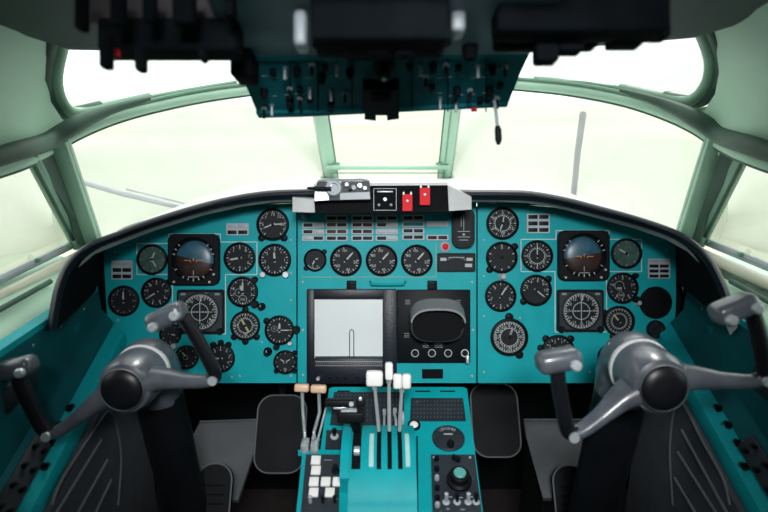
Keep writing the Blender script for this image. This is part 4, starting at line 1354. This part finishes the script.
def tlever(x0, basek, tipx, tipy, tipd, kw, kh, label, n=1, m=WHITE):
    a = arcpt(PED.at(x0, 460).x*.965, basek, -.004)
    b = C(tipx, tipy, tipd)
    t = thing('thrust_lever', label, 'lever', Matrix.Translation(a))
    g = tipd/F
    low = b + Vector((0, 0, -kh*g*.4))
    MB().tube([a, a + (low-a)*.5, low], [.0040, .0038, .0034], 10, flat=.8).build('rod', STEEL, t)
    M = Matrix.Translation(b) @ RC
    for i in range(n):
        x = (i - (n-1)/2)*kw*g/n
        MB(M).box((x, 0, 0), (kw*g/n*.98, kh*g, .020), .005, seg=3).build('knob', m, t)
    MB().cyl(low + Vector((0, 0, -.012)), low + Vector((0, 0, .004)), .0055).build('collar', STEEL, t)
    return t
tlever(379, .16, 374.5, 378.3, 1.20, 17, 15.5, 'thrust lever with a wide white knob, left of the white-topped group')
tlever(389.6, .16, 389, 371, 1.21, 8, 18, 'thrust lever with the tallest narrow white knob, middle of the group')
tlever(400, .16, 402, 381, 1.20, 18, 15, 'thrust lever with a split double white knob, right of the group', 2)
# reverse links behind
for x in (383, 396.5):
    p = C(x, 410, 1.24)
    MB().tube([C(x, 406, 1.24), C(x+3, 412, 1.25), C(x, 440, 1.27)], .003, 8)
t = thing('friction_lever', 'short silver link and pale plate between the thrust levers', 'lever', Matrix.Translation(PED.at(398, 432)))
MB().tube([PED.at(396, 432, 0), PED.at(396, 420, .02), PED.at(394, 412, .02)], .003, 8).build('link', STEEL, t)
MB(PED.M(402, 418, .012)).box((0, 0, 0), (.009, .024, .02), .003).build('tab', RING, t)
MB(PED.M(384.5, 412, .014)).box((0, 0, 0), (.008, .012, .01), .002).build('clamp', SILVER, t)
MB().tube([PED.at(384, 432, 0), PED.at(384.5, 412, .014)], .0025, 8).build('link', STEEL, t)
MB(PED.M(395, 411, .014)).box((0, 0, 0), (.008, .012, .01), .002).build('clamp', SILVER, t)
# flap lever
a = arcpt(PED.at(356.5, 470).x*.965, .60, -.004)
t = thing('flap_lever', 'black flap lever with a blocky handle left of the white-knobbed levers', 'lever', Matrix.Translation(a))
b = C(355, 420, 1.19)
a2 = arcpt(PED.at(356.5, 470).x*.965, .12, -.004)
mb = MB()
mb.slab([a2 + Vector((-.008, 0, 0)), a2 + Vector((.008, 0, 0)), b + Vector((.010, 0, 0)), b + Vector((-.010, 0, 0))], (0, -.012, 0)).build('arm', BLACK, t)
g = 1.19/F
M = Matrix.Translation(C(351, 416, 1.18)) @ RC
MB(M).box((0, 0, 0), (27*g, 10.5*g, .026), .004, seg=3).build('handle', BLACK, t)
MB(M).box((-2*g, 5.5*g, 0), (16*g, 3*g, .020), .002).build('handle_plate', LTGREY, t)
M = Matrix.Translation(C(339, 402.5, 1.22)) @ RC
t2 = thing('stabiliser_switch', 'small black barrel-shaped handle behind the flap lever', 'lever', Matrix.Translation(PED.at(345, 410)))
MB(M).box((0, 0, 0), (30*g, 7.5*g, .020), .004, seg=3).build('handle', BLACK, t2)
MB(M).box((1*g, -5*g, 0), (13*g, 2*g, .015), .001).build('trim_strip', SILVER, t2)
MB(M).cyl((13*g, 0, 0), (13*g, 0, .016), .005).build('end_cap', SILVER, t2)
MB().tube([C(346, 404, 1.22), PED.at(347, 412)], .005, 8).build('stalk', LTGREY, t2)
M2 = Matrix.Translation(C(360.5, 402.5, 1.22)) @ RC
MB(M2).box((0, 0, 0), (9*g, 9*g, .015), .003).build('catch', BLACK, t2)
MB(M2).lathe([(.0035, .006), (.0035, .012), (0, .013)], 10, Matrix.Translation((0, 5*g, 0))).build('catch_pin', SILVER, t2)
# roller in the flap slot
x_ = PED.at(357, 460).x*.965
t = thing('slot_roller', 'small silver roller at the near end of the flap lever slot', 'roller', Matrix.Translation(arcpt(x_, .45)))
MB().cyl(arcpt(x_-.006, .45, .003), arcpt(x_+.006, .45, .003), .009, seg=18).build('drum', SILVER, t)

# tan-handled levers
for hx0, hx1, hy, bx, lab in ((294.5, 309.2, 387.8, 305.5, 'slim lever with tan handle, outer of the pair left of the pedestal'), (310.6, 326.6, 388.8, 315, 'slim lever with tan handle, inner of the pair left of the pedestal')):
    base = PED.at(bx, 449, .004)
    t = thing('shutoff_lever', lab, 'lever', Matrix.Translation(base))
    d = 1.22
    m_ = C((hx0+hx1)/2, hy, d)
    g = d/F
    MB(Matrix.Translation(m_) @ RC @ Matrix.Rotation(math.radians(-2), 4, 'Z')).box((0, 0, 0), ((hx1-hx0)*g, 8*g, .016), .0045, seg=3).build('handle', WOODT, t)
    MB().tube([m_ + Vector((0, .002, -.004)), C((hx0+hx1)/2 + 1, 412, 1.24), C(bx-1, 432, 1.26), base], .0036, 8).build('rod', STEEL, t)
    MB().box(base + Vector((0, 0, .008)), (.016, .03, .02), .003).build('pivot_block', STEEL, t)
for x in (320,):
    t = thing('linkage_rod', 'thin silver linkage rod slanting behind the tan-handled levers', 'rod', Matrix.Translation(PED.at(316, 449)))
    MB().tube([C(326, 408, 1.30), PED.at(316, 447, .004)], .0025, 8).build('rod', STEEL, t)
    MB().tube([PED.at(313, 438, .03), PED.at(319, 440, .0)], .0035, 8).build('clevis', STEEL, t)

# ------------------------------------------------------------------ overhead panel
oa, ob = C(384, 56, .92), C(384, 110, 1.06)
on = Vector((1, 0, 0)).cross(oa-ob).normalized()
if on.y > 0: on = -on
OV = Pl(oa, (1, 0, 0), on)
ovh = thing('overhead_switch_panel', 'dark teal overhead switch panel hanging above the centre windscreen', 'overhead panel', Matrix.Translation(oa))
def ov_poly(pts, h=0): return [OV.at(p[0], p[1], h) for p in pts]
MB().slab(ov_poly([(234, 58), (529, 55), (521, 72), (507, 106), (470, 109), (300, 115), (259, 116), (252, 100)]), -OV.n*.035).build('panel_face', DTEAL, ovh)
for pts in ([(232, 55), (530, 52), (528, 58), (234, 61)], [(256, 113), (300, 113), (400, 110), (508, 104), (507, 107), (300, 117), (259, 118)]):
    MB().slab(ov_poly(pts, .006), -OV.n*.03).build('edge_strip', DTEAL, ovh)
g = OV.mpp(384, 80)
for x in (290, 318, 352, 412, 448, 486):
    MB().slab(ov_poly([(x-.6, 60), (x+.6, 60), (x+.6, 112), (x-.6, 112)], .003), -OV.n*.003).build('divider', BLACKM, ovh)
random.seed(3)
swp = [(264, 90), (264, 108), (273, 70), (285, 68), (297, 68), (312, 64), (325, 66), (337, 64), (350, 70), (290, 88), (300, 88), (310, 88), (290, 98), (300, 98), (310, 98), (331, 90), (331, 100), (345, 92),
       (410, 66), (421, 64), (433, 64), (446, 64), (458, 66), (478, 66), (492, 66), (505, 66), (432, 86), (440, 98), (457, 88), (470, 90), (480, 98), (456, 102), (490, 88), (497, 98), (500, 84), (272, 105), (322, 75), (426, 76)]
for i, (x, y) in enumerate(swp):
    p = OV.M(x, y, 0)
    k = i % 4
    if k == 0:
        MB(p).lathe([(4.2*g, 0), (4.2*g, .006), (3*g, .016), (0, .017)], 14).build('knob', BLACK, ovh)
    elif k == 1:
        b_ = MB(p).lathe([(3.2*g, 0), (3.2*g, .003), (2*g, .004), (0, .004)], 10).build('switch_base', LTGREY, ovh)
        MB(p).cyl((0, 0, .003), (0, -.004, .018), .002, .003).build('toggle', BLACK, b_)
    elif k == 2:
        MB(p).box((0, 0, .004), (6*g, 7*g, .008), .001).build('switch_cover', BLACK, ovh)
    else:
        b_ = MB(p).lathe([(2.6*g, 0), (2.6*g, .003), (2*g, .004), (0, .004)], 10).build('switch_base', PALEBL, ovh)
        MB(p).cyl((0, 0, .003), (0, -.005, .018), .002, .003).build('toggle', SILVER, b_)
p = OV.M(384, 66, 0)
kk = MB(p).lathe([(11*g, 0), (11*g, .006), (8*g, .010), (7*g, .022), (0, .024)], 24).build('rotary_knob', BLACK, ovh)
MB(p).lathe([(2*g, .023), (2*g, .026), (0, .026)], 10).build('knob_dot', SILVER, kk)
MB(OV.M(474, 106, 0)).box((0, 0, .004), (6*g, 5*g, .01), .001).build('red_switch_cover', RED, ovh, label='small red switch cover')
mb = MB()
for x in range(264, 500, 11):
    mb.box(OV.at(x, 76 + (x % 3), .0015), (5*g, .001, .001))
    mb.box(OV.at(x, 93 + (x % 4), .0015), (4*g, .001, .001))
mb.build('legend_marks', DIM, ovh)
# hanging black bracket
t = thing('compass_bracket', 'black two-pronged bracket hanging from the middle of the overhead panel', 'bracket', OV.M(381, 92))
B = [(363, 90), (399, 90), (399, 119), (387, 120.5), (387, 115.5), (376, 115.5), (376, 121), (364.5, 119.5), (364.5, 112), (362, 109)]
MB().slab([OV.at(p[0], p[1], .022) for p in B], -OV.n*.021).build('bracket_body', BLACK, t)
MB(OV.M(381, 96, .022)).box((0, 0, .004), (20*g, 8*g, .008), .002).build('clamp', BLACKM, t)
# hanging cord with knob
t = thing('hanging_pull_switch', 'thin pull switch with dark tip hanging from the right end of the overhead panel', 'switch', Matrix.Translation(OV.at(495, 100)))
MB().tube([OV.at(494, 100, .01), C(496, 112, 1.02), C(497.5, 128, 1.02)], .0028, 8).build('cord', LTGREY, t)
MB().tube([C(497.5, 126, 1.02), C(498, 130, 1.02), C(498.5, 140, 1.02), C(498.5, 144.5, 1.02)], [.004, .006, .006, .003], 10).build('tip', BLACK, t)

# upper overhead surface and boxes
o1, o2 = C(384, 58, .92), C(384, -50, .62)
un = Vector((1, 0, 0)).cross(o2-o1).normalized()
if un.z > 0: un = -un
UP = Pl(o1, (1, 0, 0), un)
uph = thing('overhead_console', 'blurred pale and black aft overhead console above the switch panel', 'overhead panel', Matrix.Translation(o1))
MB().slab([UP.at(p[0], p[1]) for p in ((233, 57), (530, 54), (590, -60), (180, -60))], -UP.n*.03).build('panel_face', PALEBL, uph)
def hang(px0, px1, py0, py1, d, dep, m, par, name, bev=.006):
    a = C(px0, py0, d); b = C(px1, py1, d)
    M = Matrix.Translation((a+b)/2) @ RC
    MB(M).box((0, 0, -dep/2), (abs(b.x-a.x), (a-b).length if False else abs(py1-py0)*d/F, dep), bev, seg=3).build(name, m, par)
hang(310, 449, -40, 38, .72, .08, OVB, uph, 'radio_box')
for x, w in ((330, 16), (352, 14), (378, 22), (404, 16), (430, 18)):
    hang(x-w/2, x+w/2, 34, 50 + (x % 5), .76, .03, OVB, uph, 'box_connector', .004)
hang(293, 306, 8, 44, .74, .04, LTGREY, uph, 'pale_bracket')
hang(452, 466, 4, 30, .76, .04, LTGREY, uph, 'pale_bracket')
MB(UP.M(470, 46)).lathe([(.012, 0), (.012, .012), (.008, .02), (0, .02)], 16).build('knob', OVB, uph)
MB().tube([C(315, 44, .80), C(352, 57, .88), C(410, 57, .88), C(448, 42, .80)], .006, 8).build('conduit', OVB, uph)

lb = thing('overhead_side_box', 'black blurred equipment box with hanging knobs, upper left', 'equipment box', Matrix.Translation(C(170, 20, .8)))
hang(96, 236, 16, 50, .78, .05, OVB, lb, 'box')
hang(229, 251, 40, 75, .88, .06, OVB, lb, 'inner_box')
hang(88, 300, -60, 22, .80, .02, PINK, lb, 'backing_panel', .003)
for x, y0, y1, w in ((103, 30, 67, 11), (138, 45, 70, 10), (201, 48, 60, 8), (78, -20, 28, 10), (115, -20, 24, 13), (147, -20, 20, 12), (182, -20, 22, 22), (228, -20, 14, 10)):
    hang(x-w/2, x+w/2, y0, y1, .72, .02, OVB, lb, 'knob', .004)
hang(114, 117, 48, 55, .75, .01, RED, lb, 'red_tag', .001)
rb = thing('overhead_side_box', 'black blurred equipment box with stepped lower edge, upper right', 'equipment box', Matrix.Translation(C(600, 20, .8)))
hang(498, 672, -60, 30, .74, .05, OVB, rb, 'box')
hang(496, 600, 20, 46, .80, .03, OVB, rb, 'lower_box')
for x0, x1, y0, y1 in ((537, 560, 40, 60), (560, 585, 35, 50), (612, 645, 25, 44), (655, 672, 20, 36)):
    hang(x0, x1, y0, y1, .78, .03, OVB, rb, 'knob', .004)

# ------------------------------------------------------------------ wipers outside
for pts, m_, lab in (([(74, 179.5, 1.66), (120, 193, 1.76), (196, 211, 1.98)], WIPER, 'pale windscreen wiper lying across the left windscreen'),
                  ([(583, 114, 1.70), (578, 150, 1.86), (573, 200, 2.06)], DARKWIPER, 'dark upright windscreen wiper on the right windscreen')):
    P = W3(pts)
    t = thing('windscreen_wiper', lab, 'wiper', Matrix.Translation(P[-1]))
    MB().tube(P, .010 if m_ is DARKWIPER else .009, 8).build('arm', m_, t)
    if m_ is WIPER:
        MB().tube([p + Vector((.02, 0, .012)) for p in P[1:]], .0035, 6).build('blade', m_, t)
        MB().box(P[0], (.03, .02, .02), .005).build('end_fitting', m_, t)
    else:
        MB().tube([p + Vector((.008, .002, 0)) for p in P[:2]], .003, 6).build('blade', BLACK, t)

# ------------------------------------------------------------------ outside ground
gm = bpy.data.materials.new('airfield')
gm.use_nodes = True
nt = gm.node_tree
b = nt.nodes['Principled BSDF']
b.inputs['Roughness'].default_value = .95
tc = nt.nodes.new('ShaderNodeTexCoord')
n1 = nt.nodes.new('ShaderNodeTexNoise'); n1.inputs['Scale'].default_value = .035; n1.inputs['Detail'].default_value = 4
nt.links.new(tc.outputs['Object'], n1.inputs['Vector'])
r1 = nt.nodes.new('ShaderNodeValToRGB')
r1.color_ramp.elements[0].position = .38; r1.color_ramp.elements[0].color = (.37, .42, .30, 1)
r1.color_ramp.elements[1].position = .62; r1.color_ramp.elements[1].color = (.44, .455, .375, 1)
nt.links.new(n1.outputs['Fac'], r1.inputs['Fac'])
sp = nt.nodes.new('ShaderNodeSeparateXYZ'); nt.links.new(tc.outputs['Object'], sp.inputs[0])
mr = nt.nodes.new('ShaderNodeMapRange'); mr.inputs['From Min'].default_value = 90; mr.inputs['From Max'].default_value = 120
nt.links.new(sp.outputs['Y'], mr.inputs['Value'])
mx = nt.nodes.new('ShaderNodeMix'); mx.data_type = 'RGBA'
nt.links.new(mr.outputs[0], mx.inputs[0]); nt.links.new(r1.outputs['Color'], mx.inputs[6]); mx.inputs[7].default_value = (.42, .395, .405, 1)
nt.links.new(mx.outputs[2], b.inputs['Base Color'])
go = struct(MB().box((0, 300, -3.3), (1600, 1400, .2)).build('ground', gm))

# ------------------------------------------------------------------ world & lights
w = bpy.data.worlds.new('world')
scene.world = w
w.use_nodes = True
nt = w.node_tree
bg = nt.nodes['Background']
tc = nt.nodes.new('ShaderNodeTexCoord')
sp = nt.nodes.new('ShaderNodeSeparateXYZ'); nt.links.new(tc.outputs['Generated'], sp.inputs[0])
cr = nt.nodes.new('ShaderNodeValToRGB')
cr.color_ramp.elements[0].position = 0; cr.color_ramp.elements[0].color = (.86, .92, .86, 1)
cr.color_ramp.elements[1].position = .5; cr.color_ramp.elements[1].color = (.98, 1, .98, 1)
nt.links.new(sp.outputs['Z'], cr.inputs['Fac'])
nt.links.new(cr.outputs[0], bg.inputs['Color'])
bg.inputs['Strength'].default_value = 2.3

def area(name, loc, rot, sx_, sy_, e, col=(1, 1, 1)):
    l = bpy.data.lights.new(name, 'AREA')
    l.shape = 'RECTANGLE'; l.size = sx_; l.size_y = sy_; l.energy = e; l.color = col
    o = bpy.data.objects.new(name, l)
    COL.objects.link(o)
    o.location = loc; o.rotation_euler = rot
    return o
s = bpy.data.lights.new('sun', 'SUN'); s.energy = 1.2; s.angle = math.radians(12); s.color = (1, .98, .93)
so = bpy.data.objects.new('sun', s); COL.objects.link(so)
so.rotation_euler = (math.radians(-38), math.radians(12), 0)
sl = bpy.data.lights.new('cabin_lamp', 'SPOT'); sl.energy = 205; sl.spot_size = math.radians(47); sl.spot_blend = 1.0; sl.shadow_soft_size = .20; sl.color = (1, 1, 1)  # unseen fill spot added behind the viewer to brighten the instrument panels
slo = bpy.data.objects.new('cabin_lamp', sl); COL.objects.link(slo)
slo.location = (0.05, -.42, 1.91)
slo.rotation_euler = (Vector((0.03, 1.38, .80)) - Vector(slo.location)).to_track_quat('-Z', 'Y').to_euler()

vs = scene.view_settings
vs.view_transform = 'Standard'
vs.look = 'None'
vs.gamma = 1
vs.use_curve_mapping = False
vs.exposure = 0.0
